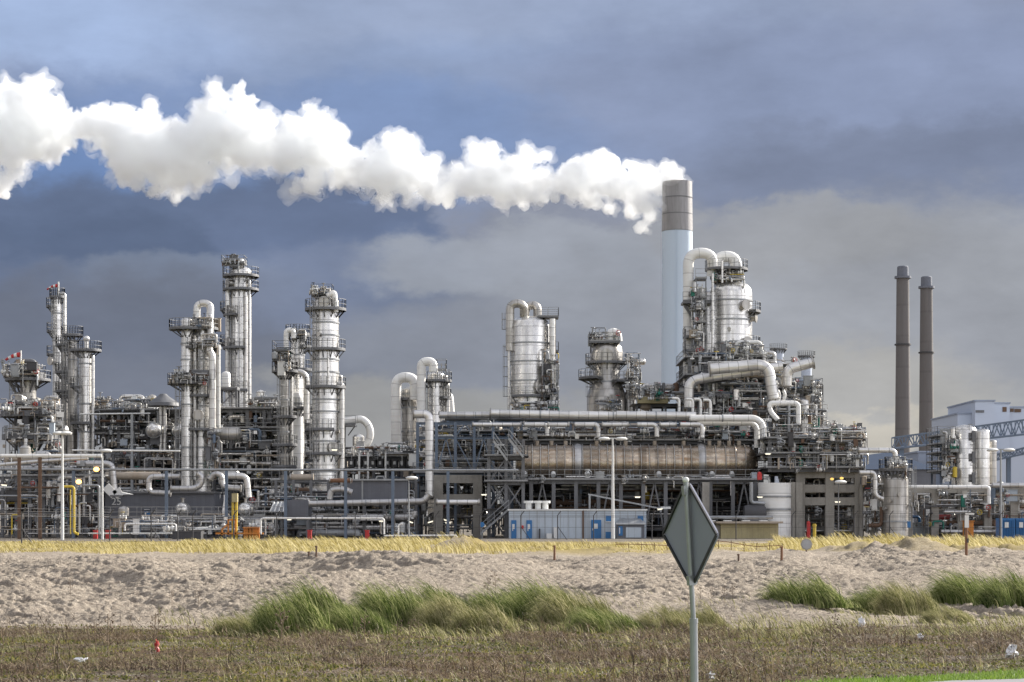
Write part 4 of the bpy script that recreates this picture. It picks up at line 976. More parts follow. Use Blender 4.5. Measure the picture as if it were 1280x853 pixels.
# standing light structure around K + right of it
t=frame('pipe_support_frame','open blue-grey steel frame carrying the long top pipe near the big stair tower',522,640,222,10,(528,546,592),5,2,.32,mat='bsteel',brace=((1,1,2,'v'),(2,1,2,'b'),(3,1,2,'v'),(2,0,1,'v')),decks=(2,),rails=(2,))
clutter(t,522,640,532,560,223,232,16,14,14,3,4,seed=81,rmax=.3)
clutter(t,520,640,562,592,224,234,18,16,12,6,8,seed=82,rmax=.45,pal=PAL+['beige','brown','dsteel','yellow'])
clutter(t,520,640,594,668,224,234,24,24,16,6,8,seed=83,rmax=.4,pal=PAL+['steel','dsteel','conc'])
pipe_run('bright silver pipe bending down at the west end of the long top rack',[(516,518),(537,518),(537,622,-.5)],5.2,216,'pipeb',bend=8,fl=1)
# concrete portals below
for (a,b,top,D) in ((543,562,592,219),(584,604,592,219)):
    pass
t=frame('concrete_portal','concrete portal frame under the blue-grey pipe frame',548,597,219.5,7,(594,618),1,2,1.0,mat='conc',cat='concrete frame')
# low fronts -------------------------------------------------------
A=At(216)
t=thing('control_building',(A.x(190),216,GZ),'long grey flat-roofed building with a white number on its wall','building')
mb=MB(); mb.b2(A.x(131),A.x(268),216,226,GZ,A.z(617)); mb.build('wall',M['gwall'],t)
mb=MB(); mb.b2(A.x(130),A.x(269),215.7,226.3,A.z(617)+.004,A.z(614.5)); mb.build('roof',M['steel'],t)
mb=MB(); mb.b2(A.x(131),A.x(268),215.9,215.99,A.z(648),A.z(646)); mb.build('base_trim',M['rust'],t)
mb=MB(); mb.b2(A.x(180.5),A.x(187.5),215.9,215.98,A.z(650),A.z(639)); d=mb.build('door',M['blue'],t); mb=MB(); mb.b2(A.x(181),A.x(187),215.6,216,A.z(638),A.z(637)); mb.build('canopy',M['offwhite'],d)
def text(s,px,py,h,D,mat,par,name='lettering',rot=0,ext=.02):
    cu=bpy.data.curves.new(name,'FONT'); cu.body=s; cu.size=h; cu.extrude=ext; cu.align_x='CENTER'; cu.align_y='CENTER'
    tmp=bpy.data.objects.new('t',cu); COL.objects.link(tmp); dg=bpy.context.evaluated_depsgraph_get(); dg.update(); me=bpy.data.meshes.new_from_object(tmp.evaluated_get(dg)); bpy.data.objects.remove(tmp)
    Mx=Matrix.Translation(P(px,py,D))@Matrix.Rotation(rot,4,'Y')@Matrix.Rotation(R(90),4,'X')
    me.transform(Mx); b=Vector(par['_o']) if par.get('_o') is not None else Vector(); me.transform(Matrix.Translation(-b))
    me.materials.clear(); me.materials.append(mat); o=bpy.data.objects.new(name,me); COL.objects.link(o); o.parent=par; return o
text('25',145.5,627.5,1.1,215.93,M['offwhite'],t)
# big elbows before the twin columns
pipe_run('long low silver pipe curling up into an elbow beneath the twin columns',[(213,611),(243,611),(252,606),(252,595),(246,592)],3.6,212,'pipe',bend=6,fl=1)
pipe_run('silver pipe elbow rising beside the curled one beneath the twin columns',[(262,600),(268,592),(277,594),(278,609),(302,611)],3.6,212,'pipe',bend=7,fl=1)
pipe_run('silver pipe bending down behind the yellow topped post',[(282,595),(308,595),(311,622)],3.8,211,'pipeb',bend=8)
pipe_run('U-bent silver pipe over the roof of the grey numbered building',[(226,596),(186,596),(186,616),(214,617)],3.4,213,'pipe',bend=7,fl=1)
pipe_run('silver pipe bending down on the roof of the grey numbered building west end',[(96,580),(140,580),(143,612)],4.2,214,'pipe',bend=8)
pipe_run('thick silver pipe lying behind the U-bent one',[(132,595),(200,595)],5,218,'beige')
pipe_run('fat silver elbow at the foot of the thick bright column',[(412,625),(414,612),(430,612),(440,616)],4,212,'pipe',bend=9)
pipe_run('pale horizontal exchanger pipe high behind the grey duct box',[(362,597),(392,597)],4.2,219,'beige',fl=1)
pipe_run('brown pipe stub crossing the thick bright column foot',[(411,601),(440,601)],2.6,212,'rust',fl=1)
pipe_run('reddish pipe stub over the front steel frame',[(411,601),(421,601)],2.6,211,'brown') if False else None
# duct box
t=thing('duct_box',(At(210).x(370),210,At(210).z(646)),'grey steel box with a sloping ribbed inlet hood','machine'); A=At(210)
mb=MB(); mb.b2(A.x(358),A.x(385),210,214,A.z(646),A.z(625)); mb.build('casing',M['gwall'],t)
mb=MB(); mb.add([A(343,628,0),A(357,628,0),A(357,640,-1.2),A(338,640,-1.2),A(343,628,3),A(357,628,3),A(357,640,3),A(338,640,3)],[(0,1,2,3),(4,7,6,5),(0,4,5,1),(3,2,6,7),(0,3,7,4),(1,5,6,2)]); mb.build('hood',M['galv'],t)
for i in range(4): mb=MB(); mb.bar(A(343+i*4.5,627.6,-.05),A(339.5+i*5.5,640,-1.3),.12); mb.build('rib',M['offwhite'],t)
mb=MB(); 
for px in (342,384): mb.bar(A(px,646,.5),(A.x(px),210.5,GZ),.3); mb.bar(A(px,646,3),(A.x(px),213,GZ),.3)
mb.build('legs_frame',M['steel'],t)
A=At(214)
t=thing('grey_enclosure',(A.x(470),214,GZ),'long grey flat sided enclosure under the air cooler bank','building')
mb=MB(); mb.b2(A.x(431),A.x(509),214,222,A.z(626),A.z(601)); mb.build('wall',M['gwall'],t); mb=MB(); mb.b2(A.x(430),A.x(510),213.7,222.3,A.z(601)+.004,A.z(599)); mb.build('roof',M['galv'],t)
for px in (433,455,480,506): mb=MB(); mb.bar((A.x(px),214.5,GZ),(A.x(px),214.5,A.z(626)),.35); mb.build('post',M['steel'],t)
mb=MB(); mb.b2(A.x(452),A.x(454),213.93,214,A.z(626),A.z(601)); mb.build('seam_strip',M['galv'],t)
pipe_run('long dark grey pipe passing below the grey enclosure to an elbow',[(385,630),(530,627),(537,618)],4.0,211,'pipe',bend=6,fl=1)
pipe_run('long silver pipe continuing east under the blue-grey frame',[(545,628),(600,628)],3.2,211,'pipeb',fl=1)
# ground-level clutter modules left
t=frame('low_pipe_rack','low steel pipe rack at the far west behind the brown posts',-14,124,214,9,(596,616,640),8,2,.3,brace=((1,0,1,'x'),(5,1,2,'v'),(6,0,1,'x')),decks=(),rails=(0,),mat='steel')
clutter(t,-14,122,572,600,214,222,22,18,12,5,4,seed=91,rmax=.38,pal=PAL+['bsteel','bsteel'])
clutter(t,-14,122,600,668,213,222,34,34,22,6,14,seed=92,rmax=.32,pal=PAL+['bsteel']*3)
t=frame('low_pipe_rack','low rack of pipes beneath the twin columns and grey building',126,345,208,5,(648,),10,2,.2,rails=(0,),mat='galv')
clutter(t,128,345,648,670,205,212,36,34,26,6,14,seed=93,rmax=.22,pal=PAL+['offwhite','offwhite','yellow'])
t=frame('low_pipe_rack','low rack of dark machinery beneath the grey duct box and enclosure',345,520,216,9,(600,630),8,2,.3,mat='steel')
clutter(t,310,520,612,640,215,226,26,22,18,7,8,seed=94,rmax=.5)
clutter(t,345,520,640,668,213,224,30,30,20,10,12,seed=95,rmax=.45,pal=PAL+['steel','cabin'])
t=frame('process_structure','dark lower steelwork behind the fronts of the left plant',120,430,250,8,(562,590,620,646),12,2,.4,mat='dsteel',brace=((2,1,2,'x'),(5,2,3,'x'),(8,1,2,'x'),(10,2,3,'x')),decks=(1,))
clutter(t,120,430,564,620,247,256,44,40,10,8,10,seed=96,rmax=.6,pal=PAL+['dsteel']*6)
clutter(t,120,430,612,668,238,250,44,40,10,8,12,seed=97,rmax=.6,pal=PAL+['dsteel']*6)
# front pipe lines, thin and long
def posts_line(label,x0,y0,x1,y1,D,r,mat,posts,pmat,pw=.28,grp=None,name='supported_pipe'):
    A=At(D); a,b=A(x0,y0),A(x1,y1); t=thing(name,(a.x,D,GZ),label,'pipe line',grp); mb=MB(); mb.cyl(a,b,A.m(r),12); mb.build('run',M[mat],t)
    for px in posts:
        f=(px-x0)/(x1-x0); z=a.z+(b.z-a.z)*f-A.m(r); mb=MB(); mb.ibeam((A.x(px),D,GZ-.1),(A.x(px),D,z),pw); mb.build('post',M[pmat],t)
    return t
posts_line('long thin pale pipe carried on blue-grey posts across the whole left front',-20,587,648,588,206,1.5,'galv',(92,208,283,357,432,491,560),'bsteel',.3)
posts_line('bright white pipe on brown posts at the far west front',-20,570,127,570,198,2.2,'white',(24,50),'brown',.3)
pipe_run('sloping white pipe below the bright white one at the far west',[(-20,583),(45,577),(110,573)],2.2,203,'pipeb')
posts_line('thin pale pipe ledge above the small lit lamps',90,563,225,564,205,1.1,'offwhite',(128,),'galv',.16)
posts_line('thin bright rail pipe along the steel west of the twin columns',100,518,188,517,240,.9,'offwhite',(165,),'galv',.3)
def goose(label,pts,r,D,mat,grp=None): return pipe_run(label,pts,r,D,mat,bend=4,group=grp,n=10)
goose('white pipe frame standing before the grey duct box',[(326,668),(326,648),(480,648),(480,668)],1.2,196,'white')
goose('low white pipe with a raised goose neck near the stair tower',[(498,669),(498,656),(503,655)],1.0,196,'white')
goose('low white pipe running along the ground by the stair tower',[(480,670),(570,669.5),(572,672)],1.0,197,'white')
goose('white pipe loop standing before the grey numbered building',[(156,664),(156,655),(220,655),(220,664)],1.2,198,'white')
goose('long low pale pipe beneath the white pipe loop',[(110,667),(215,667)],.9,199,'offwhite')
goose('pale pipe frame around a doorway west of the numbered building',[(99,667),(99,629),(108,629)],1.3,198,'galv')
goose('pale tall pipe frame before the numbered building corner',[(104,607),(124,607),(124,668)],1.4,199,'galv')
goose('pale pipe arch low at the far west',[(-10,620),(48,620),(48,668)],1.1,200,'galv')
goose('bright yellow pipe arch between the white mast and the lit lamps',[(79,608.5),(92.5,608.5),(92.5,666),(98,668)],1.6,197,'yellow')
goose('second thinner yellow pipe standing inside the yellow arch',[(88,612),(88,668)],.7,198,'yellow')
# little yellow-orange equipment
A=At(197)
t=thing('orange_gantry',(A.x(294),197,GZ),'yellow post with orange steelwork and a pale box on top','gantry')
mb=MB(); mb.b2(A.x(290),A.x(297),196.8,197.4,A.z(628),A.z(617)); mb.build('top_box',M['tanwall'],t)
for px in (291,295.5): mb=MB(); mb.cyl(A(px,628),(A.x(px),197,GZ),.13,8); mb.build('post',M['yellow'],t)
for (a,b,c,d) in ((286,649,286,669),(295,649,295,669),(286,650,295,650),(278,662,286,655),(278,662,278,669),(270,667,330,667)): mb=MB(); mb.bar(A(a,b,-.3),A(c,d,-.3),.16); mb.build('bar',M['orange'],t)
t=thing('orange_skid',(A.x(315),197,GZ),'orange barred skid beside the orange gantry','skid')
for px in (306,309,313,317,320,323): mb=MB(); mb.bar(A(px,659,0),(A.x(px),197,GZ),.22); mb.build('bar',M['orange'],t)
mb=MB(); mb.b2(A.x(304),A.x(325),196.6,198.4,A.z(660.5),A.z(659)); mb.build('top_plate',M['orange'],t); mb=MB(); mb.b2(A.x(306),A.x(323),197.3,198,GZ,A.z(661)); mb.build('cabinet',M['yellow'],t)
t=thing('skip',(A.x(234),197,GZ),'low black open container lying before the silver ball-ended drum','container')
mb=MB(); mb.b2(A.x(216),A.x(252),196.6,198.4,GZ,A.z(664.5)); mb.build('body',M['dsteel'],t); mb=MB(); mb.b2(A.x(215.5),A.x(252.5),196.5,198.5,A.z(664.5)+.004,A.z(664)); mb.build('rim',M['steel'],t)
for (px,lab) in ((119.5,'red extinguisher cabinet nearer the yellow arch'),(135,'red extinguisher cabinet below the building corner'),(387,'red box left of the white pipe frame end'),(459,'red drum inside the white pipe frame')):
    mb=MB(); x=At(201).x(px); mb.b2(x-.2,x+.2,200.8,201.2,GZ,GZ+.8); mb.box((x,201,GZ+.85),(.5,.5,.08)); mb.box((x,200.78,GZ+.45),(.3,.03,.5)); tag(mb.build('hydrant_box',M['red']),lab,'box')
# roof horn thing
t=thing('canvas_boom',(At(212).x(148),212,At(212).z(620)),'pale V-shaped sheet hood on the grey building roof','hood'); A=At(212)
mb=MB(); mb.bar(A(132,608),A(143,619),.1,.9); mb.bar(A(143,619),A(152,614),.1,.9); mb.add([A(150,615,0),A(163,618,0),A(150,619,0),A(150,615,2),A(163,618,2),A(150,619,2)],[(0,1,2),(3,5,4),(0,3,4,1),(1,4,5,2),(0,2,5,3)]); mb.build('sheet',M['offwhite'],t)
mb=MB(); mb.b2(A.x(138),A.x(152),211.8,213.5,A.z(621),A.z(619)); mb.build('base',M['steel'],t)
# lit sodium lamps
def glow(name,col,st):
    m,nt,b=newmat(name); b.inputs['Emission Color'].default_value=(*col,1); b.inputs['Emission Strength'].default_value=st; b.inputs['Base Color'].default_value=(*col,1); return m
M['lamp']=glow('lit_sodium_lamp',(1,.48,.12),3); M['lampw']=glow('lit_white_tube',(1,.93,.75),.45); M['lampy']=glow('lit_yellow_lamp',(1,.62,.15),.55)
for px,py,lab in ((121,587,'small lit orange lamp on the long thin pipe'),(99,602.5,'small lit orange lamp above the yellow arch')):
    A=At(203); t=thing('sodium_lamp',tuple(A(px,py+3)),lab,'lamp'); mb=MB(); mb.sphere(A(px,py,-.2),.30,10,.8); mb.build('bulb',M['lamp'],t); mb=MB(); mb.box(A(px,py-4,.15),(.7,.6,.16)); mb.bar(A(px+2,py-4,.4),A(px+14 if px<110 else px+8,py-9,.4),.1); mb.build('bracket',M['galv'],t)
# walk-lamps, white tubes
for px,py,a in ((5,607,.1),(418,563,0),(361,650,0),(513,653,.35),(477,652,0),(558,651,.3),(560,654,0),(538,653,-.3),(605,619,0),(140,667,0)):
    A=At(207); mb=MB(); mb.box(A(px,py),(.5,.12,.08),M=Matrix.Rotation(a,3,'Y')); mb.box(A(px,py-.8),(.6,.2,.04),M=Matrix.Rotation(a,3,'Y')); tag(mb.build('tube_light',M['lampw']),'small white tube light under the left pipework','tube light','small white tube lights in the left pipework')
mast('tall white lamp mast at the far west, before the brown posts',78,541,190,True,'offwhite',r=.11,arm=.45)
mast('slim white mast by the numbered building corner',128,563,196,False,'offwhite',r=.08,arm=.5)
mast('slim lamp mast before the grey enclosure',511,597,196,False,'galv',r=.07,arm=.4)
# ------------------------------------------------------------------ right half of the plant
# N main chimney
A=At(335); x=A.x(846.5); t=thing('chimney',(x,335,GZ),'tall pale chimney with a grey banded top pouring out white steam','chimney')
r0,r1=A.m(18.6),A.m(20.8); z0,zt=GZ,A.z(228); zg=A.z(289.5)
rg=r0+(r1-r0)*.2
mb=MB(); mb.lathe((x,335,0),[(r1,z0),(rg,zg)],48); mb.build('shaft',M['chimwhite'],t)
mb=MB(); mb.lathe((x,335,0),[(rg+.05,zg),(r0,zt),(r0-.5,zt),(r0-.5,zt-3)],48); mb.build('grey_top',M['chimgrey'],t)
for row in (248,268.5,289.5):
    z=A.z(row); mb=MB(); mb.lathe((x,335,z),[(r0,-.06),(r0+.1,-.06),(r0+.1,.06),(r0,.06)],48); mb.build('ring_band',M['steel'],t)
mb=MB(); 
for a in (-95,-100): mb.bar((x+math.cos(R(a))*(r1+.1),335+math.sin(R(a))*(r1+.1),z0),(x+math.cos(R(a))*(rg+.1),335+math.sin(R(a))*(rg+.1),zg),.03)
mb.build('conduit',M['chimwhite'],t)
# L tall drum
t=column('reactor_drum','fat silver drum with two arched pipes on its head, standing alone over the long tank',662,400,None,51,242,'silver',prof=[(30,676),(34,512),(51,505),(51,409),(46,402),(34,398),(14,396),(.1,395.5)],ladders=((200,440,520),(190,400,436)),bands=(430,453,477,505),manways=((300,485,.8),(322,458,.5),(318,492,.5)),cat='drum',plats=((497,1.1,230,400),))
A=At(242)
mb=MB(); mb.tube([A(637.5,440,-1.2),A(637.5,381,-1.2),A(655,381,-1.2),A(655,402,-.5)],.52,16,bend=A.m(9)); mb.tube([A(655,402,.5),A(658,381,1),A(672,381,.6),A(672,400,.6)],.52,16,bend=A.m(8)); mb.build('arched_pipe',M['silver2'],t)
mb=MB(); mb.b2(A.x(671),A.x(698),240.6,243.4,A.z(398.5),A.z(397)); mb.bar(A(689,398,-1),A(689,516,-1),.3); mb.bar(A(694,398,1),A(694,516,1),.2); mb.bar(A(695,398,-1),A(689,410,-1),.14); o=mb.build('side_platform',M['steel'],t)
mb=MB(); rail_mb(mb,[A(672,397,-1.3),A(698,397,-1.3),A(698,397,1.3),A(672,397,1.3)]); mb.build('railing',M['rail'],o)
for pts,r in (([(690,400),(690,514)],.36),([(685,454),(693,456),(693,470),(686,474)],.34),([(680,496),(690,492),(692,514)],.38),([(636,440),(636,512)],.14)):
    mb=MB(); mb.tube([A(p[0],p[1],-1.6) for p in pts],r,12,bend=.9); mb.build('side_pipe',M['pipeb'],t)
for row in (470,440,478,500): mb=MB(); mb.b2(A.x(686),A.x(698),240.8,243,A.z(row)-.1,A.z(row)); rail_mb(mb,[A(686,row,-1.2),A(698,row,-1.2),A(698,row,1)]); mb.build('side_landing',M['steel'],t)
clutter(t,676,698,440,514,239,242,4,8,12,1,2,seed=101,rmax=.3); clutter(t,640,684,503,514,238,240,4,4,5,0,1,seed=102,rmax=.14)
# M waisted vessel
t=column('reactor_vessel','dull grey waisted vessel with a wider foot and a domed head under a railed deck',758,430,None,38,246,'silver2',prof=[(49,676),(49,497),(46,490),(34,474),(34,455),(41,455),(41,441),(38,434),(30,430),(14,428),(.1,427.5)],bands=(478,),ladders=((205,455,520),),manways=((268,446,.65),(285,502,.6)),cat='vessel')
A=At(246)
for row,ro,a0,a1 in ((454.5,1.5,0,360),(474,2.2,110,250),(478,2.0,-70,60)): ring_platform(t,A.x(758),246,A.z(row),1.6,A.m(20)+ro*.4 if row<460 else A.m(17)+ro*.8,a0,a1)
mb=MB(); mb.b2(A.x(736),A.x(774),244,248,A.z(430.5),A.z(428.5)); 
for px in (738,748,770): mb.bar(A(px,430,-1.5),A(px,442,-1),.2)
o=mb.build('top_deck',M['steel'],t); mb=MB(); rail_mb(mb,[A(736,428.5,-2),A(774,428.5,-2),A(774,428.5,2),A(736,428.5,2)],closed=True); mb.build('railing',M['rail'],o)
mb=MB(); mb.tube([A(762,432,-1),A(763,416,-1),A(771,418,-1),A(772,428,-1)],.55,14,bend=A.m(5)); mb.build('elbow_pipe',M['white'],t)
clutter(t,782,800,446,500,244,248,5,8,10,1,2,seed=103,rmax=.25); clutter(t,738,772,416,429,245,247,4,3,8,0,2,seed=104,rmax=.15); clutter(t,744,776,500,514,241.5,243,3,3,5,0,1,seed=105,rmax=.12)
for px,y0 in ((786,470),(790,490)): mb=MB(); mb.cyl(A(px,y0,-.5),A(px,516,-.5),.4,10); mb.build('side_pipe',M['pipeb'],t)
for row in (475,484): mb=MB(); mb.b2(A.x(780),A.x(800),244.5,247,A.z(row)-.1,A.z(row)); rail_mb(mb,[A(780,row,-1.4),A(800,row,-1.4),A(800,row,1)]); mb.build('side_landing',M['steel'],t)
# small deck with beige skid between M and O
t=frame('valve_deck','low crowded deck with a beige skid between the waisted vessel and the pale chimney foot',796,850,238,5,(506,516),3,2,.25,foot=519,decks=(0,))
A=At(238); mb=MB(); mb.b2(A.x(797),A.x(834),236.4,239,A.z(505),A.z(497)); mb.build('skid_casing',M['tanwall'],t)
clutter(t,798,856,484,500,236,240,10,14,22,3,4,seed=106,rmax=.2)
# O big vessel
t=column('reactor_tower','biggest silver vessel, with two huge white arched ducts on its head',913,356,None,54,240,'silver',prof=[(54,676),(54,367),(51,361),(42,356),(26,353),(.1,352)],bands=(377,401,430),manways=((305,431,.6),(300,384,.5),(340,398,.5)),ladders=((225,370,440),),cat='vessel',plats=((444,1.0,150,390),(391,1.3,-40,10),(434,1.2,-45,10),))
A=At(240); x=A.x(913)
mb=MB(); mb.lathe((A.x(884),239.2,A.z(445)),[(A.m(15),0),(A.m(15),A.m(72)),(A.m(12),A.m(78)),(.1,A.m(80))],24); mb.build('side_shell',M['silver'],t)
ring_platform(t,A.x(908),240,A.z(338),.8,A.m(26.5)); ring_platform(t,A.x(908),240,A.z(348),.8,A.m(20),rail=False)
for a in range(0,360,45): mb=MB(); mb.bar((A.x(908)+math.cos(R(a))*A.m(20),240+math.sin(R(a))*A.m(20),A.z(338)),(A.x(908)+math.cos(R(a))*A.m(17),240+math.sin(R(a))*A.m(17),A.z(358)),.2); mb.build('deck_leg',M['steel'],t)
mb=MB(); mb.lathe((A.x(907),240,A.z(354)),[(A.m(15),0),(A.m(15),A.m(9)),(A.m(11),A.m(12))],24); mb.build('head_nozzle',M['beige'],t)
mb=MB(); mb.tube([A(859.5,676,-1),A(859.5,318,-1),A(890,318,-1),A(890,346,-.5)],A.m(6.6),24,bend=A.m(15)); mb.build('arched_duct',M['white'],t)
mb=MB(); mb.tube([A(896,346,1.5),A(897,319,1.5),A(922,319,1.5),A(922,346,1.5)],A.m(7.2),24,bend=A.m(12)); mb.build('arched_duct',M['white'],t)
# west scaffolding, triangular bracket, cages
mb=MB(); 
for row in (352,376,390,406,422): mb.b2(A.x(866),A.x(880),236.6,239,A.z(row)-.12,A.z(row))
for px in (867,879): mb.bar(A(px,350,-3.3),A(px,445,-3.3),.12)
o=mb.build('west_landings',M['steel'],t); mb=MB()
for row in (352,376,390,406,422): rail_mb(mb,[A(866,row,-3.4),A(880,row,-3.4)])
mb.build('railing',M['rail'],o)
mb=MB(); mb.bar(A(852,381,-2),A(868,406,-2),.3); mb.bar(A(852,381,-2),A(888,378,-2),.35); mb.b2(A.x(851),A.x(888),237,240,A.z(381)-.15,A.z(380)); mb.bar(A(852,381,-2),A(868,390,-2),.16); rail_mb(mb,[A(851,380,-3),A(888,380,-3)]); mb.build('bracket_deck',M['steel'],t)
mb=MB()
for row in (424,441): mb.b2(A.x(853),A.x(870),236.5,239.5,A.z(row)-.12,A.z(row)); rail_mb(mb,[A(853,row,-3.5),A(870,row,-3.5)]); rail_mb(mb,[A(853,row,-3.5),A(853,row,-.5)])
for px in (853.5,862): mb.bar(A(px,415,-3.4),A(px,441,-3.4),.18)
mb.bar(A(853,441,-3.4),A(861,452,-3.4),.2); mb.build('cage_landing',M['steel'],t)
mb=MB(); mb.cyl(A(887,346,-3.6),A(887,445,-3.6),.14,10); mb.cyl(A(899,330,-3.4),A(899,358,-3.4),.12,10); mb.build('riser_pipe',M['pipeb'],t)
clutter(t,864,878,358,445,236.5,238.5,5,5,12,0,2,seed=111,rmax=.10); clutter(t,890,928,341,352,238,241,4,4,6,0,1,seed=112,rmax=.12)
clutter(t,900,952,430,445,233,237,8,8,18,2,3,seed=113,rmax=.25)
# P high structure below
t=frame('reactor_structure','crowded high steelwork carrying the biggest vessel, above the long pipe rack',862,962,234,12,(448,470,492,514),5,2,.45,brace=((3,0,1,'x'),(2,1,2,'v'),(4,1,2,'x'),(0,0,1,'v')),decks=(0,1,2),rails=(0,1,2),foot=548)
clutter(t,860,962,446,470,232,243,12,18,24,4,5,seed=121,rmax=.4); clutter(t,860,962,472,494,231,243,16,26,24,6,6,seed=122,rmax=.4,pal=PAL+['pipeb','offwhite','beige']); clutter(t,860,965,494,520,230,240,14,28,22,5,6,seed=123,rmax=.4,pal=PAL+['pipeb','pipeb','offwhite'])
t=frame('reactor_structure','stepped steelwork east of the biggest vessel, under the capped vent duct',962,1022,236,10,(486,514,545),3,2,.4,brace=((0,0,1,'x'),(2,1,2,'v')),decks=(0,1),rails=(0,1),foot=548)
clutter(t,962,1020,478,500,234,244,12,14,20,4,4,seed=124,rmax=.35); clutter(t,960,1024,500,546,231,243,20,24,24,8,8,seed=125,rmax=.45,pal=PAL+['pipeb','beige','offwhite'])
clutter(t,925,985,452,480,236,244,8,10,12,3,3,seed=126,rmax=.3)
pipe_run('thickest silver pipe leaving the biggest vessel and elbowing down to the rack',[(886,462),(960,455),(967,500)],7,228,'pipeb',bend=16,fl=1)
pipe_run('thick silver pipe rising at the chimney foot then slanting up to the east',[(861,510),(861,476),(900,470),(978,458)],6,230,'pipeb',bend=12,n=18)
pipe_run('capped vent duct pointing east over the stepped steelwork',[(983,484),(983,462),(1017,453)],6.4,231,'pipeb',bend=12,fl=1,name='vent_duct')
pipe_run('curved white loop pipe over the tanks of the stepped steelwork',[(972,525),(963,515),(961,504),(998,504),(998,530)],3,226,'white',bend=6)
for i,(px,h) in enumerate(((849,498),(866,499),(876,499),(888,500))): pipe_run('bent white riser pipe in the row left of the biggest vessel foot',[(px-9,h),(px,h),(px,519)],1.7,226,'white',bend=5,group='row of bent white risers above the rack')
for px in (972,979): pipe_run('short curled white pipe beneath the capped vent duct',[(px,488),(px+3,494),(px,502)],1.8,229,'white',group='pair of curled white pipes')
for px,w_,y0 in ((1000,13,490),): column('bullet_tank','small upright pale drum at the east side of the stepped steelwork',1005,499,540,12,233,'pipeb',cat='drum')
# pale far towers behind
column('far_tower','pale blue slim tower with a flat railed cap behind the capped vent duct',973,437,None,13,420,'farpale',plats=((437,.8,0,360),),dome='flat',cat='tower',noz=False)
column('far_tower','pale blue tower east of the capped vent duct',1008,446,None,13,425,'farpale',plats=((446,.8,0,360),),dome='flat',cat='tower',noz=False)
# R long horizontal tank on its deck
A=At(220)
def htank(label,x0,x1,rcap0,rcap1):
    r=A.m(23); c=A(x0,578.5,3.2); t=thing('horizontal_tank',(c.x,c.y,A.z(601)),label,'tank','long weathered tank sections'); Lx=A.m(x1-x0)
    pr=[]
    if rcap0: pr+=[(.05,-1.2),(r*.6,-.95),(r*.9,-.4)]
    else: pr+=[(.05,0)]
    pr+=[(r,0)] 
    n_=int(Lx/.9)
    for i in range(1,n_): pr+=[(r,Lx*i/n_-.12),(r+.10,Lx*i/n_-.05),(r+.10,Lx*i/n_+.05),(r,Lx*i/n_+.12)]
    pr+=[(r,Lx)]
    if rcap1: pr+=[(r*.93,1.1+Lx-.5),(r*.75,Lx+1.1),(r*.4,Lx+1.45),(.05,Lx+1.6)]
    else: pr+=[(.05,Lx)]
    mb=MB(); mb.lathe(c,pr,40,'x'); mb.build('shell',M['tan'],t)
    mb=MB()
    for i in range(0,n_+1): xx=Lx*i/n_; mb.lathe(c,[(r+.02,xx-.05),(r+.13,xx-.04),(r+.13,xx+.04),(r+.02,xx+.05)],40,'x')
    mb.build('stiffening_hoops',M['silver2'],t)
    k=max(2,int(Lx/6))
    for i in range(k):
        xx=c.x+Lx*(i+.5)/k; mb=MB(); mb.b2(xx-.25,xx+.25,c.y-r*.8,c.y+r*.8,A.z(601),c.z-r*.72); mb.build('saddle',M['steel'],t)
    for i in range(k):
        xx=c.x+Lx*(i+.3)/k; mb=MB(); mb.cyl((xx,c.y-r*.9,c.z-r*.55),(xx,c.y-r*1.12,c.z-r*.7),.28,10); mb.build('hatch',M['offwhite'],t)
    for i in range(k*2):
        xx=c.x+Lx*(i+.5)/(k*2); mb=MB(); mb.cyl((xx,c.y,c.z+r*.9),(xx,c.y,c.z+r+.5),.22,8); mb.build('top_nozzle',M['beige'],t)
    return t
htank('west section of the long weathered tan tank, ending in a flat ribbed face',645,717,0,1)
htank('long middle section of the weathered tan tank, behind the twin-headed lamp mast',729,876,0,0)
htank('short east section of the weathered tan tank with a rounded end',884,934,0,1)
for px,lab in ((724,'curved grey sheet duct between the west and middle tank sections'),(880,'curved grey sheet duct between the middle and east tank sections')):
    c=A(px-5,578,3.2); t=thing('joint_duct',(c.x,c.y,A.z(601)),lab,'duct'); mb=MB(); r=A.m(23.5)
    mb.lathe(c,[(r-.3,0),(r,0),(r+.1,A.m(4)),(r,A.m(9)),(r-.3,A.m(9))],40,'x'); mb.build('hood',M['pipe'],t); mb=MB(); mb.bar(A(px,601,1),A(px,640,1),.6); mb.build('support',M['steel'],t)
t=frame('upper_tank_deck','long railed deck on posts behind the weathered tan tank, under the top rack',636,944,226,4,(552,),11,2,.35,rails=(0,),decks=(0,))
t=frame('tank_deck','long steel frame on posts carrying the weathered tan tank above the pale cabins',636,944,216,10,(601,),11,2,.4,brace=((1,0,-1,'v'),(4,0,-1,'v'),(6,0,-1,'v'),(8,0,-1,'v'),(10,0,-1,'v')),rails=(0,),decks=(0,))
clutter(t,640,960,595,600,216,218,8,8,12,0,4,seed=131,rmax=.10,pal=PAL+['yellow'])
clutter(t,640,944,540,552,225,231,20,22,34,6,8,seed=132,rmax=.3)
clutter(t,640,944,604,664,220,232,36,40,16,8,12,seed=133,rmax=.4,pal=['dsteel','steel','steel','pipe','galv','brown'])
# dark screens added to stand for the shade under the tank
t=thing('dark_shade_screen',(At(229).x(790),229,GZ),'dark sheet added behind the posts as shade under the tan tank','wall'); A2=At(229)
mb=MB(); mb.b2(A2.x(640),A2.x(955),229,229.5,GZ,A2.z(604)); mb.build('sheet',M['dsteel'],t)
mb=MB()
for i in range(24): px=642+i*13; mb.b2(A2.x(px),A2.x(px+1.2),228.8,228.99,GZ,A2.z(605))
mb.build('ribs',M['dark'],t)
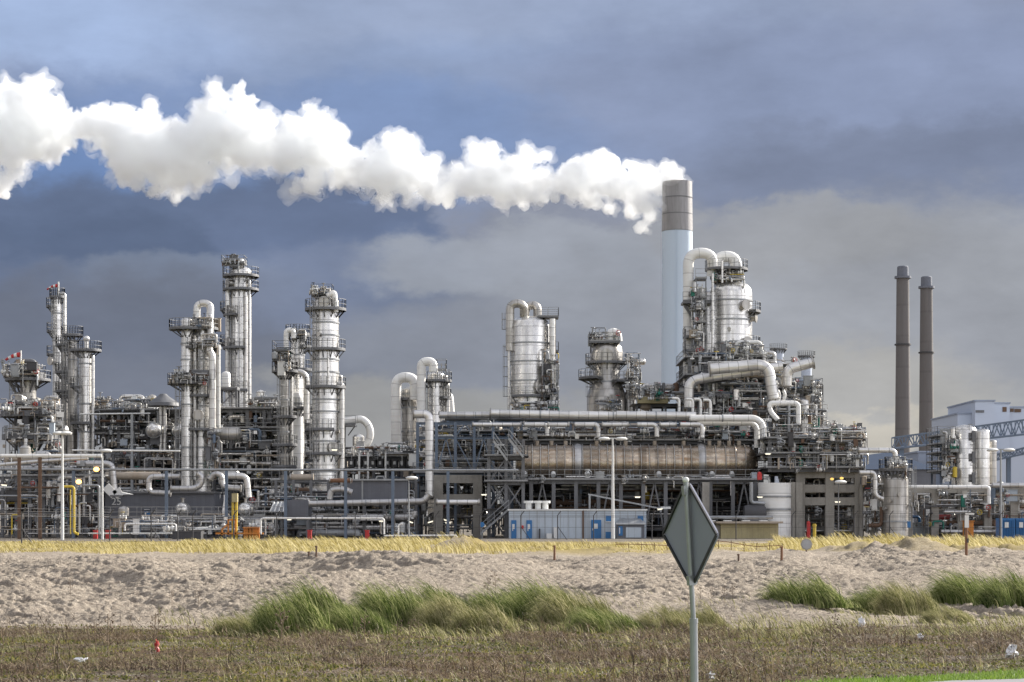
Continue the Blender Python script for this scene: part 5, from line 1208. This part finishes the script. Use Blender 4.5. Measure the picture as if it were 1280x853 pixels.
# Q upper rack
t=frame('long_pipe_rack','long steel rack with pipes bending down above the weathered tan tank',560,958,226,8,(526,541),13,2,.32,mat='bsteel',foot=552,decks=(1,),brace=((3,0,1,'x'),(8,0,1,'x')))
clutter(t,640,870,530,548,225,233,22,26,30,6,8,seed=141,rmax=.28)
clutter(t,862,958,524,548,224,232,12,22,20,5,6,seed=142,rmax=.3,pal=PAL+['pipeb','pipeb'])
pipe_run('long thick silver pipe along the top of the rack from the bright elbow east',[(549,519),(640,519)],4.2,223,'pipe',n=16)
pipe_run('longest thick bright pipe on top of the rack, under the fat drum',[(612,517),(830,521)],5,222,'pipeb',n=18,fl=1)
pipe_run('dark lower pipe below the longest bright one',[(556,524),(900,525)],2.2,224,'steel')
pipe_run('bright pipe crossing the rack near the pale chimney foot',[(770,519),(870,520)],5,221,'pipeb',n=16)
pipe_run('thick white pipe on the rack bending down at its east end',[(862,523),(944,523),(953,530),(955,575)],4.2,220,'white',bend=11)
pipe_run('second white pipe just inside the bending thick one',[(872,529),(940,529),(946,535),(946,560)],3.4,221,'white',bend=9)
for i,(a,b,c) in enumerate(((655,684,545),(718,748,546),(796,821,546),(850,878,547),)):
    pipe_run(('first','second','third','fourth')[i]+' silver pipe from the west that hooks down at its east end under the rack',[(a,531),(b,531),(b,c)],3,219.5,'pipeb',bend=6)
for i,(a,b) in enumerate(((590,652),(684,712),(752,786),(824,846))):
    pipe_run(('first','second','third','fourth')[i]+' straight bright pipe stub from the west lying under the rack top',[(a,531),(b,531)],2.6,219,'pipeb',n=12,fl=1)
# S stair tower
t=frame('stair_tower','steel stair tower with crossed braces at the west end of the tan tank',611,654,213,5,(549,571,603,637),2,2,.34,mat='steel',brace=((0,1,2,'x'),(0,2,3,'x'),(1,2,3,'x'),(0,3,-1,'x'),(1,1,2,'b')),decks=(1,2,3),rails=(1,2))
A=At(213)
for (a,b,c,d,dy) in ((617,552,634,576,-.8),(636,549,654,572,-.8),(652,601,630,603,4),(600,668,636,637,-.8),(634,637,616,603,2)):
    mb=MB(); stair_mb(mb,A(a,b,dy),A(c,d,dy)); mb.build('stair_flight',M['galv'],t)
t=thing('blue_round_sign',(A.x(602),212,GZ),'small round blue sign on a post under the stair tower','sign'); A=At(205); t.location=(A.x(602.5),205,GZ); t['_o']=tuple(t.location)
mb=MB(); mb.cyl(A(602.5,656,0),A(602.5,656,.06),.27,20); mb.build('disc',M['blue'],t); mb=MB(); mb.cyl((A.x(602.5),205.1,GZ),A(602.5,653,.1),.05,8); mb.build('post',M['galv'],t)
# T cabins
def cabin(label,x0,x1,top,D,dep,doors,wins,mat='cabin'):
    A=At(D); t=thing('cabin',(A.x((x0+x1)/2),D,GZ),label,'cabin','pale blue-grey cabins'); mb=MB(); mb.b2(A.x(x0),A.x(x1),D,D+dep,GZ,A.z(top)); mb.build('walls',M[mat],t)
    mb=MB(); mb.b2(A.x(x0)-.12,A.x(x1)+.12,D-.12,D+dep+.12,A.z(top)+.004,A.z(top)+.16); mb.build('roof_edge',M['offwhite'],t)
    for px in np.arange(x0+6,x1-2,9.7): mb=MB(); mb.b2(A.x(px),A.x(px)+.05,D-.02,D-.003,GZ,A.z(top)); mb.build('panel_joint',M['galv'],t)
    for a,b,c,d in doors:
        mb=MB(); mb.b2(A.x(a),A.x(b),D-.10,D-.03,A.z(d),A.z(c)); o=mb.build('door',M['blue'],t); mb=MB(); mb.b2(A.x(a)+.12,A.x(a)+.2,D-.18,D-.102,A.z((c+d)/2)-.1,A.z((c+d)/2)+.1); mb.build('handle',M['offwhite'],o)
        mb=MB(); mb.b2(A.x(a)+.2*(A.x(b)-A.x(a)),A.x(b)-.35*(A.x(b)-A.x(a)),D-.125,D-.102,A.z(c)-.9,A.z(c)-.4); mb.build('notice',M['offwhite'],o)
    for a,b,c,d in wins: mb=MB(); mb.b2(A.x(a),A.x(b),D-.08,D-.03,A.z(d),A.z(c)); o=mb.build('shutter',M['blue'],t); mb=MB(); mb.b2(A.x(a)-.06,A.x(b)+.06,D-.14,D-.082,A.z(d)-.08,A.z(d)); mb.build('sill',M['offwhite'],o)
    return t,A
t,A=cabin('west pale cabin with two narrow blue doors below the stair tower',636,728,638.5,205,6,((639,645.5,650.5,675),(658,665,650.5,675)),())
for px,w_ in ((661,6),(673,7),(682,7)): mb=MB(); mb.cyl((A.x(px),207,A.z(638.5)),(A.x(px),207,A.z(629)),.32,10); mb.cyl((A.x(px),207,A.z(629)),(A.x(px),207,A.z(626)),.55,10); mb.build('roof_vent',M['offwhite'],t)
mb=MB(); mb.b2(A.x(652),A.x(654.5),204.8,204.98,A.z(661),A.z(657)); mb.build('red_notice',M['red'],t)
mb=MB(); mb.b2(A.x(673.5),A.x(675.3),204.6,204.97,A.z(674),A.z(661)); mb.build('riser_box',M['dsteel'],t)
mb=MB(); mb.b2(A.x(692),A.x(696),204.2,204.97,A.z(673),A.z(659)); mb.b2(A.x(683),A.x(690),204.3,204.97,GZ,A.z(667)); mb.build('air_unit',M['offwhite'],t)
t,A=cabin('east pale cabin with one wide blue door and a sloped porch, behind the lamp mast',730,808,638.5,205.5,6,((739,751.5,650,674),),((757.5,764.5,645,652),(797,804,645,652),(757,764,665,674)))
mb=MB(); mb.b2(A.x(727.6),A.x(729.6),204.9,206,GZ,A.z(637)); mb.build('brown_downpipe',M['brown'],t)
mb=MB(); mb.b2(A.x(770),A.x(804),203.6,205.4,GZ,A.z(655)); mb.build('porch',M['gwall'],t)
mb=MB(); mb.add([A(768,655,-2.1),A(806,655,-2.1),A(800,648,0),A(776,648,0),A(768,656,-2.1),A(806,656,-2.1),A(800,656,0),A(776,656,0)],[(0,1,2,3),(4,7,6,5),(0,4,5,1),(0,3,7,4),(1,5,6,2)]); mb.build('porch_roof',M['galv'],t)
mb=MB(); mb.b2(A.x(772),A.x(777),203.5,203.58,GZ+.3,A.z(658)); mb.build('porch_door',M['blue'],t); mb=MB(); mb.b2(A.x(781),A.x(800),203.5,203.58,A.z(672),A.z(659)); mb.build('porch_panel',M['cabin'],t)
text('1',774.5,664,.9,203.47,M['offwhite'],t)
mast('tall white twin-headed lamp mast standing before the pale cabins',766,548,199,True,'offwhite',r=.13,arm=1.15)
t=thing('cable_boom',(At(214).x(737),214,At(214).z(640)),'thin slanting grey boom over the cabin roofs','boom'); A=At(214); mb=MB(); mb.bar(A(735,618),A(826,636),.16); mb.bar(A(737,618),A(737,640),.2); mb.bar(A(826,636),A(826,640),.2); mb.build('boom',M['galv'],t); mb=MB(); mb.box(A(832,635),(1.1,.3,.25)); mb.build('lamp',M['offwhite'],t)
# V round white tank, dark skid, tan box
t=column('storage_tank','white banded round tank below the east end of the tan tank',968,604,None,41,214,'white',dome='flat',bands=(621,637),cat='tank',noz=False)
A=At(212); t=thing('pump_skid',(A.x(945),211,GZ),'dark pump body with a bent thin pipe beside the white banded tank','pump')
mb=MB(); mb.lathe(A(930,643),[(.05,-.1),(.9,0),(1.0,.4),(1.0,2.0),(.8,2.3),(.05,2.4)],20,'x'); mb.build('body',M['dsteel'],t); mb=MB(); mb.lathe(A(930,630),[(.02,0),(.02,.1)],6,'x'); mb.tube([A(939,603),A(939,629),A(948,629),A(956,630)],.22,10); mb.build('pipe',M['galv'],t)
mb=MB(); mb.b2(A.x(928),A.x(958),210.5,213,A.z(652),A.z(649)); mb.b2(A.x(930),A.x(932),211,212.5,GZ,A.z(652)); mb.b2(A.x(953),A.x(955),211,212.5,GZ,A.z(652)); mb.build('base',M['steel'],t)
pipe_run('long pale pipe lying on the roof line left of the tan concrete box',[(886,647),(966,647)],2,203,'galv')
A=At(202); t=thing('valve_house',(A.x(935),202,GZ),'tan windowless box building with an overhanging flat roof','building')
mb=MB(); mb.b2(A.x(901),A.x(973),202,207,GZ-.3,A.z(654.5)); mb.build('wall',M['tanwall'],t); mb=MB(); mb.b2(A.x(895),A.x(978),201.4,207.6,A.z(654.5)+.004,A.z(652)); mb.build('roof',M['beige'],t)
mb=MB(); mb.b2(A.x(901),A.x(950),201.93,201.99,GZ,A.z(657)); mb.build('stained_panel',M['rust'],t) if False else None
for px in (885,905,928,950): mb=MB(); mb.b2(A.x(px),A.x(px+9),201.6,203,A.z(651.8),A.z(650.4)); mb.build('roof_slab',M['offwhite'],t)
mb=MB(); mb.b2(A.x(880),A.x(900.6),202.5,206,GZ-.3,A.z(657)); mb.build('annex',M['conc'],t)
# W concrete-legged structure
t=frame('process_structure','concrete-legged structure east of the white banded tank with a railed top deck',1000,1073,216,12,(588,606,622),2,3,.95,mat='conc',cat='concrete structure',decks=(0,))
t2=frame('upper_steelwork','dark upper storeys standing on the concrete legs east of the white tank',962,1074,215,12,(549,568,586),4,2,.4,mat='steel',foot=590,brace=((3,1,2,'x'),(0,0,1,'v'),(2,0,1,'x')),decks=(0,1,2),rails=(0,1,2))
clutter(t2,962,1074,550,568,214,224,18,18,20,6,6,seed=151,rmax=.35); clutter(t2,962,1074,569,588,214,224,22,22,20,7,8,seed=152,rmax=.4,pal=PAL+['beige','offwhite'])
clutter(t2,1008,1074,534,549,214,222,10,16,22,4,5,seed=153,rmax=.25,pal=PAL+['teal','offwhite'])
clutter(t,965,1074,592,664,217,230,36,36,18,8,12,seed=154,rmax=.4,pal=PAL+['brown','red','beige'])
for px in (866,990): 
    t=thing('fireproofed_leg',(At(215).x(px+8),215,GZ),('round pale concrete leg left of the white banded tank' if px<900 else 'pair of grey concrete legs right of the white banded tank'),'pillar'); A=At(215)
    for q in ((0,8) if px>900 else (16,)): mb=MB(); mb.bar((A.x(px+q),215,GZ),(A.x(px+q),215,A.z(603)),.75); mb.build('leg',M['conc'],t)
A=At(211); 
for px,py,lab in ((1040,599,'left lit yellow lamp under the concrete beams'),(1052,598,'right lit yellow lamp under the concrete beams')): mb=MB(); mb.sphere(A(px,py),.2,10,.7); q_=tag(mb.build('yellow_lamp',M['lampy']),lab,'lamp'); mb=MB(); mb.box(A(px,py-2,0),(.5,.5,.06)); mb.bar(A(px,py-2),A(px,py-8),.05); mb.build('bracket',M['steel'],q_)
for px,py,a in ((960,568,0),(1047,628,0),(950,622,0),(797,622,0),(646,639,.2),(825,637,-.2)):
    mb=MB(); A=At(209); mb.box(A(px,py),(.5,.12,.08),M=Matrix.Rotation(a,3,'Y')); mb.box(A(px,py-.8),(.6,.2,.04)); tag(mb.build('tube_light',M['lampw']),'small white tube light under the right steelwork','tube light','small white tube lights in the right steelwork')
mb=MB(); A=At(213); mb.b2(A.x(947),A.x(952.5),213,213.5,A.z(600),A.z(593)); mb.sphere(A(949.7,592.6,.25),.25,8); tag(mb.build('red_cabinet',M['red']),'small red cabinet on the deck above the white banded tank','cabinet')
mb=MB(); A=At(212); mb.b2(A.x(1009),A.x(1013),212,212.5,GZ,A.z(655)); mb.sphere(A(1011,654,.25),.22,8); tag(mb.build('red_hydrant',M['red']),'red hydrant at the foot of the concrete legs','hydrant')
mb=MB(); A=At(196); mb.cyl((A.x(1018),196,GZ-.2),A(1018,655),.16,10); mb.cyl(A(1018,658),A(1018,656),.2,10); tag(mb.build('yellow_bollard',M['yellow']),'tall yellow post in the dry grass before the concrete legs','post')
# X vessel at the right with pipes
t=column('process_vessel','upright silver drum standing alone by the slate roofed building, with a platform on its head',1119.5,592,None,31,213,'silver2',plats=((588,.3,0,360),),bands=(652,),cat='vessel',ladders=((330,592,660),))
A=At(213); ring_platform(t,A.x(1119),213,A.z(585),.6,A.m(13)); clutter(t,1110,1130,578,586,211.5,213.5,2,3,5,0,1,seed=161,rmax=.10)
mb=MB(); mb.b2(A.x(1131),A.x(1135),211.6,211.7,A.z(660),A.z(652)); mb.build('blue_plate',M['blue'],t)
pipe_run('silver pipe leaving the upper steelwork and bending down onto the lone silver drum',[(1072,563),(1119,563),(1119,588)],3.2,212.5,'pipeb',bend=7,fl=1)
pipe_run('lower silver pipe bending down and swinging into the side of the lone drum',[(1074,591),(1094,591),(1094,620),(1104,624)],2.8,211,'pipeb',bend=6)
pipe_run('short white pipe stub below the slate roof',[(1060,562),(1072,562),(1072,572)],1.4,211,'white') if False else None
t=frame('process_structure','small dark pipe frame between the concrete legs and the lone silver drum',1076,1104,215,6,(606,632),2,2,.35,mat='conc',brace=((0,0,1,'x'),))
clutter(t,1074,1106,600,664,213,220,16,16,14,3,6,seed=162,rmax=.35)
# AD pipe bridge right
t=frame('pipe_bridge','concrete-posted pipe bridge running east from the lone silver drum',1135,1300,222,7,(608,),5,2,.85,mat='conc',cat='pipe bridge')
clutter(t,1136,1300,612,640,221,228,20,22,18,4,8,seed=163,rmax=.35); clutter(t,1136,1300,640,666,221,232,22,30,18,4,14,seed=164,rmax=.3,pal=PAL+['blue','red','brown'])
pipe_run('white pipe on the bridge hooking down beside the silver silos',[(1135,609),(1236,609),(1236,630)],2.4,219,'white',bend=4)
pipe_run('thick grey pipe along the east end of the bridge',[(1240,607),(1310,607)],3.2,220,'pipe',n=14)
pipe_run('silver pipe low under the silver silos',[(1180,640),(1213,640)],1.6,219,'pipeb')
# Z silos
t=thing('silo_stand',(At(236).x(1212),236,GZ),'steel stand and decks carrying the group of silver silos','stand'); 
t=frame('silo_stand','dark steel stand with decks under the silver silos',1186,1246,234,8,(608,622,640),3,2,.4,decks=(0,1,2),rails=(1,),brace=((0,1,2,'x'),)) if bpy.data.objects.remove(t) is None else None
clutter(t,1170,1246,610,664,233,242,20,22,12,4,8,seed=165,rmax=.4)
column('silo','widest of the silver silos, with a low domed top',1205,533,608,33,236,'silver',cat='silo',noz=False,prof=[(33,608),(33,540),(28,535),(14,532),(.1,531)],group='silver silos')
column('silo','middle silver silo with a rounded top, just east of the widest',1228,536,608,18,235,'silver',cat='silo',noz=False,ladders=((190,540,606),),group='silver silos')
column('silo','narrow dull silver silo behind, easternmost of the three',1240,550,608,11,238,'silver2',cat='silo',noz=False,group='silver silos')
t=frame('silo_platforms','light blue-grey stair platforms on the west side of the silver silos',1176,1188,235,5,(546,556,567,578,590),1,2,.2,mat='bsteel',foot=610,decks=(0,1,2,3,4),rails=(0,1,2,3,4))
clutter(t,1176,1190,540,600,234,237,4,8,12,1,3,seed=166,rmax=.2)
A=At(228)
for i,(px,py) in enumerate(((1213,546),(1213,572),(1213,598))):
    t=thing('silo_clamp',tuple(A(px,py)),'dark bracket clamped between the two main silos, '+('uppermost','middle','lowest')[i],'bracket'); mb=MB(); mb.box(A(px+1,py),(A.m(4),1.2,.9)); mb.box(A(px+2,py,-.7),(.35,.4,1.3)); mb.build('body',M['steel'],t); mb=MB(); mb.cyl(A(px-3,py+2,-.6),A(px+3,py+2,-.6),.15,8); mb.build('pin',M['steel'],t)
# blue containers, orange door, small sheds
for i,(a,b) in enumerate(((1252,1269),(1270,1300))):
    A=At(206); t=thing('blue_container',(A.x(a),206,GZ),('first blue container west of the slim east mast foot' if i==0 else 'blue container cut by the east edge of the view'),'container'); mb=MB(); mb.b2(A.x(a),A.x(b),206,208.5,GZ,A.z(648)); mb.build('body',M['blue'],t)
    mb=MB()
    for k in range(int(b-a)//2): mb.b2(A.x(a+k*2+.6),A.x(a+k*2+1.1),205.9,205.99,GZ+.2,A.z(650))
    mb.build('ribs',M['cabin'] if False else M['blue'],t)
    mb=MB(); mb.b2(A.x(a)+.3,A.x(a)+.7,205.86,205.9,A.z(660),A.z(653)); mb.build('plate',M['offwhite'],t)
A=At(212); mb=MB(); mb.b2(A.x(1206),A.x(1217),212,213,GZ,A.z(652)); mb.b2(A.x(1207),A.x(1216),211.93,211.99,GZ+.15,A.z(654)); mb.b2(A.x(1205),A.x(1218),211.8,213.2,A.z(652),A.z(651)); tag(mb.build('orange_cabinet',M['orange']),'orange cabinet beneath the silver silos','cabinet')
mb=MB(); mb.b2(A.x(1174),A.x(1196),224,226,GZ,A.z(655)); mb.b2(A.x(1173),A.x(1197),223.8,226.2,A.z(655),A.z(654)); tag(mb.build('equipment_shed',M['cabin']),'low pale shed in the gap beneath the pipe bridge','shed')
mast('tall slim twin-headed lamp mast near the east edge, by the silos',1251,562,199,True,'galv',r=.10,arm=1.1)
mast('slim lamp mast standing before the concrete legs',1048,602,196,False,'steel',r=.05,arm=.3)
# AC twin chimneys
for cx,top,w0,w1,dd,lab,gap in ((1128.5,333,15.5,21,900,'taller of the two far concrete chimneys, the western one',347),(1158,346,15,20,930,'shorter of the two far concrete chimneys, the eastern one',359.5)):
    A=At(dd); x=A.x(cx); t=thing('concrete_chimney',(x,dd,GZ),lab,'chimney','twin far concrete chimneys'); Hs=A.z(gap)
    mb=MB(); mb.lathe((x,dd,0),[(A.m(w1)/2,GZ),(A.m(w0)/2,Hs)],32); mb.build('shaft',M['chimconc'],t)
    mb=MB(); mb.lathe((x,dd,0),[(A.m(w0)/2-.2,Hs),(A.m(w0)/2-.3,A.z(top+1)),(A.m(w0)/2-.7,A.z(top)),(A.m(w0)/2-1.6,A.z(top)),(A.m(w0)/2-1.6,A.z(top+4))],32); mb.build('flue_top',M['fargrey2'],t)
    mb=MB(); mb.lathe((x,dd,Hs),[(A.m(w0)/2,-.6),(A.m(w0)/2+.9,-.5),(A.m(w0)/2+.9,.5),(A.m(w0)/2,.5)],32); mb.build('gallery',M['fargrey2'],t)
    for row in (431 if cx<1140 else 441,): mb=MB(); mb.lathe((x,dd,A.z(row)),[(A.m(w0)/2+.4,-.3),(A.m(w0)/2+.9,-.3),(A.m(w0)/2+.9,.3),(A.m(w0)/2+.4,.3)],32); mb.build('ring',M['dsteel'],t)
# far buildings
def fbox(name,label,x0,x1,top,D,dep,mat,extra=(),cat='building'):
    A=At(D); t=thing(name,(A.x((x0+x1)/2),D,GZ),label,cat); mb=MB(); mb.b2(A.x(x0),A.x(x1),D,D+dep,GZ,A.z(top)); mb.build('wall',M[mat],t)
    mb=MB(); mb.b2(A.x(x0)-.3,A.x(x1)+.3,D-.3,D+dep+.3,A.z(top)+.01,A.z(top)+.5); mb.build('parapet',M['fargrey'],t)
    for a,b,c,d,mt in extra: mb=MB(); mb.b2(A.x(a),A.x(b),D-.25,D-.02,A.z(d),A.z(c)); mb.build('louvre',M[mt],t)
    return t
fbox('power_station_block','high pale blue block of the far power station with a dark window strip',1219,1243,502,640,40,'farpale',((1219.5,1230,513,516,'steel'),))
fbox('power_station_block','lower pale blue block west of the highest one',1197,1219,518,645,40,'farpale')
fbox('power_station_block','pale block with reddish louvres at the east edge',1243,1262,505,650,40,'farpale',((1253,1258,509,515,'brown'),))
fbox('power_station_block','pale block with two reddish louvres cut by the east edge',1262,1330,510,652,40,'farpale',((1262.5,1267,511,515,'brown'),(1268,1276,508.5+3,515.5,'brown')))
fbox('power_station_hall','broad pale blue hall behind the silver silos and the east mast',1190,1340,568,560,40,'farpale')
fbox('power_station_hall','plain pale grey hall behind the slate roof',1148,1192,566,575,40,'fargrey')
A=At(330); t=thing('slate_roof_shed',(A.x(1115),330,GZ),'grey shed with a slate blue hipped roof behind the lone silver drum','building')
mb=MB(); mb.b2(A.x(1020),A.x(1170),330,350,GZ,A.z(586)); mb.build('wall',M['gwall'],t)
mb=MB(); mb.add([A(1016,587,-.5),A(1172,587,-.5),A(1172,587,21),A(1016,587,21),A(1075,570,10),A(1128,562,10)],[(0,1,5,4),(1,2,5),(2,3,4,5),(3,0,4),(0,3,2,1)]); mb.build('roof',M['roofblue'],t)
for px in (1098,1140): mb=MB(); mb.b2(A.x(px),A.x(px)+.25,329.8,329.98,GZ,A.z(588)); mb.build('downpipe',M['galv'],t)
# conveyor bridges
def truss(label,x0,y0a,y0b,x1,y1a,y1b,D,nb,mat='bsteel',w=.34):
    A=At(D); t=thing('conveyor_bridge',tuple(A(x0,y0b)),label,'conveyor bridge','far conveyor bridges')
    for dy in (0,3):
        T0,T1=A(x0,y0a,dy),A(x1,y1a,dy); B0,B1=A(x0,y0b,dy),A(x1,y1b,dy)
        mb=MB(); mb.bar(T0,T1,w); mb.build('top_chord',M[mat],t); mb=MB(); mb.bar(B0,B1,w); mb.build('bottom_chord',M[mat],t)
        for i in range(nb):
            f0,f1=i/nb,(i+1)/nb; fm=(f0+f1)/2; mb=MB(); mb.bar(B0.lerp(B1,f0),T0.lerp(T1,fm),w*.6); mb.bar(T0.lerp(T1,fm),B0.lerp(B1,f1),w*.6); mb.bar(B0.lerp(B1,f0),T0.lerp(T1,f0),w*.5); mb.build('lattice',M[mat],t)
    mb=MB(); a,b=A(x0,y0b,0),A(x1,y1b,0); mb.add([a,b,b+Vector((0,3,0)),a+Vector((0,3,0))]+[v+Vector((0,0,.3)) for v in (a,b,b+Vector((0,3,0)),a+Vector((0,3,0)))],[(0,1,2,3),(4,7,6,5),(0,4,5,1),(2,6,7,3)]); mb.build('walkway',M['fargrey'],t)
    return t,A
t,A=truss('upper far conveyor bridge rising toward the east over the silver silos',1118,547,561,1310,521,540,430,14)
for px,y in ((1128,560),(1292,542)): mb=MB(); mb.bar(A(px,y,1),(A.x(px),431,GZ),.9); mb.build('trestle',M['bsteel'],t)
t,A=truss('lower far conveyor bridge slanting up at the east edge',1225,574,580,1310,553,561,440,8)
mb=MB(); mb.bar(A(1262,572,1),(A.x(1262),441,GZ),.9); mb.build('trestle',M['bsteel'],t)
# ------------------------------------------------------------------ foreground: sign, fence, stakes
D=15.6; A=At(D); c=A(862.5,668); t=thing('road_sign',(A.x(868),D,tz(A.x(868),D)),'diamond road sign seen from its grey back on a metal post, nearest thing in view','road sign')
ang=R(-65); h=A.m(133)/2; hw=h; ca,sa=math.cos(ang),math.sin(ang); nx=Vector((ca,sa,0)); ny=Vector((-sa,ca,0)); tilt=R(4.5)
Mt=Matrix.Rotation(-tilt*1.0,3,'Y')
def dia(mb,rh,y0,y1):
    p=[(0,rh),(rh,0),(0,-rh),(-rh,0)]; q=[]
    for i in range(4):                       # rounded corners
        a=Vector(p[i-1]);b=Vector(p[i]);d=Vector(p[(i+1)%4]); u=(a-b).normalized()*.05; v=(d-b).normalized()*.05
        for k in range(4): f=k/3; q.append((b+u)*(1-f)**2+b*2*f*(1-f)+(b+v)*f*f)
    n=len(q); vs=[c+nx*s.x+Vector((-.05*s.y,0,s.y))+ny*yy for yy in (y0,y1) for s in q]
    mb.add(vs,[tuple(range(n)),tuple(range(2*n-1,n-1,-1))]+[(i,i+n,(i+1)%n+n,(i+1)%n) for i in range(n)])
M['signback']=paint('sign_back_grey',(.26,.27,.335),.5,.1,amt=.12,var=.08); M['signedge']=paint('sign_dark_edge',(.03,.03,.032),.5,.2)
mb=MB(); dia(mb,h,0,.022); mb.build('plate',M['signback'],t)
# rim: a thin raised edge round the plate on its back
mb=MB(); p=[(0,h),(h,0),(0,-h),(-h,0)]
for i in range(4):
    a=Vector(p[i]);b=Vector(p[(i+1)%4]); mb.bar(c+nx*a.x+Vector((-.05*a.y,0,a.y))-ny*.008,c+nx*b.x+Vector((-.05*b.y,0,b.y))-ny*.008,.014,.02)
mb.build('rim',M['signedge'],t)
back=-1
side=Vector((0,-1,0)); off=-.045
pc=c+ny*off
mb=MB(); mb.tube([(A.x(869.5),D-.03,tz(A.x(869),D)-.3),A(866.5,775,-.03)],[.031,.031],16); mb.tube([A(866.5,778,-.03),A(856.5,603,-.05)],[.02,.02],16); mb.build('post',M['galv'],t)
mb=MB(); mb.sphere(A(856.5,600.5,-.05),.026,12); mb.build('post_cap',M['offwhite'],t)
mb=MB(); mb.cyl(A(866.7,779,-.03),A(866.5,773,-.03),.034,16); mb.build('sleeve',M['galv'],t)
for y,px in ((614,857.5),(726,864)): mb=MB(); mb.bar(A(px-5,y,-.07),A(px+5,y-1.5,-.02),.03,.075); mb.bar(A(px-5,y+.5,-.01),A(px+5,y,0),.03,.05); mb.build('clamp',M['galv'],t)
mb=MB(); mb.cyl(A(863.5,636,-.01),A(863.5,636,.01),.012,10); mb.build('rivet',M['offwhite'],t)
# fence
fposts=[(27,150,1),(137,168,0),(189,170,1),(222,176,0),(241,178,0),(292,182,0),(346,184,0),(395,186,0),(444,188,0),(493,190,0),(545,191,0),(600,192,0),(651,192,1),(697,192,1),(742,192,0),(815,192,0),(868,193,0),(920,194,0),(990,192,0),(1068,192,0),(1112,190,1),(1160,190,0),(1206,190,1),(1250,190,0),(1290,190,0)]
t=thing('chain_link_fence',(P(-30,676,146).x,146,GZ),'dark wire security fence with cranked posts along the front of the plant','fence')
prev=None
for px,d,crank in [(-30,146,0)]+fposts:
    x=(px-640)/F*d; z=tz(x,d); hh=2.35
    mb=MB(); mb.cyl((x,d,z-.1),(x,d,z+hh),.055,6); mb.bar((x,d,z+hh),(x+.35,d-.1,z+hh+.45),.07); mb.build('post',M['dsteel'],t)
    if crank: mb=MB(); mb.bar((x,d,z+hh*.55),(x+.9,d,z),.06); mb.build('stay',M['dsteel'],t)
    cur=Vector((x,d,z))
    if prev is not None:
        mb=MB()
        for q in (.1,1.2,2.2,2.35): mb.bar(prev+Vector((0,0,q)),cur+Vector((0,0,q)),.022 if q not in (2.2,) else .04)
        for q in (.2,.4): mb.bar(prev+Vector((.15*q/.2,0,2.35+q)),cur+Vector((.15*q/.2,0,2.35+q)),.018)
        Ld=(cur-prev).length; n=int(Ld/.55)
        for i in range(n):
            a=prev.lerp(cur,i/n); b=prev.lerp(cur,(i+1)/n); mb.bar(a+Vector((0,0,.1)),a+Vector((0,0,2.2)),.008)
        mb.build('wire_panel',M['dsteel'],t)
    prev=cur
# stakes in the sand
def stake(px,py,h,mat,label,r=.035,name='stake'):
    p=ray_ground(px,py,14,190); mb=MB(); H=m2(h,p.y); mb.tube([p-Vector((0,0,.2)),p+Vector((rnd.uniform(-.03,.03),0,H))],[r,r*.85],8); mb.cyl(p+Vector((0,0,H-.05)),p+Vector((0,0,H)),r*1.2,8); return tag(mb.build(name,M[mat]),label,'stake')
stake(395,698,14,'brown','dark stub post at the edge of the yellow grass, left of the sand heap'); stake(386,697,6,'brown','very short dark stub just left of the taller stub')
stake(693,702,18,'rust','rusty stake in the sand below the pale cabins',.045); stake(977,702,17,'rust','rusty stake near the tan box building',.045); stake(923,702,8,'brown','short rusty stub between the sign and the tan box building')
p=ray_ground(1208,696,14,190); t=thing('marker_post',tuple(p),'brown post with a white upper board east of the lone drum','post'); H=m2(52,p.y)
mb=MB(); mb.cyl(p-Vector((0,0,.2)),p+Vector((0,0,H*.98)),.05,8); mb.build('post',M['rust'],t); mb=MB(); mb.box(p+Vector((0,-.06,H*.82)),(.14,.03,H*.3)); mb.box(p+Vector((.1,-.06,H*1.0)),(.3,.05,.05)); mb.build('board',M['offwhite'],t); mb=MB(); mb.box(p+Vector((.03,-.07,H*.36)),(.06,.04,.15)); mb.build('black_tag',M['dsteel'],t)
p=ray_ground(1008,690,60,190); t=thing('round_board',tuple(p),'pale weathered eight sided board on the sand before the yellow post','sign'); r=m2(7.5,p.y)
mb=MB(); cc=p+Vector((0,-.05,m2(9,p.y))); mb.cyl(cc,cc+Vector((0,.05,0)),r,8); mb.build('board',M['conc'],t); mb=MB(); mb.cyl(cc-Vector((0,.012,0)),cc-Vector((0,.002,0)),r*.8,8); mb.build('face',M['galv'],t); mb=MB(); mb.cyl(p-Vector((0,0,.2)),cc+Vector((0,.06,0)),.035,8); mb.build('post',M['brown'],t)
# low orange netting and plank fence at crest
t=thing('barrier_netting',tuple(P(860,692,100)),'sagging orange barrier line on stubs behind the diamond sign','barrier'); pts=[]
for k in range(14):
    px=770+k*16; d=101; x=(px-640)/F*d; z=tz(x,d); mb=MB(); mb.bar((x,d,z-.05),(x,d,z+.5),.03); mb.build('peg',M['brown'],t); pts.append(Vector((x,d,z+.38+.06*math.sin(k))))
mb=MB()
for a,b in zip(pts,pts[1:]): mb.bar(a,b,.02,.035)
mb.build('tape',M['rust'],t)
# white bent marker by west mast
mb=MB(); A=At(185); mb.tube([A(31,685),A(32,679),A(38,677)],.10,8); tag(mb.build('vent_pipe',M['offwhite']),'small white bent vent pipe between the brown posts and the mast','pipe')
for par,mb in DENSE.values():
    if mb.n: o=mb.build('dense_pipework',None,par,mats=[M[k] for k in PMAT]); o['kind']='stuff'
for o in list(bpy.data.objects):
    for k in ('_o','_px'):
        if k in o: del o[k]
for o in bpy.data.objects:
    if o.parent is None and o.get('label') and not o.get('kind'): o['kind']='thing'
bpy.context.view_layer.update()
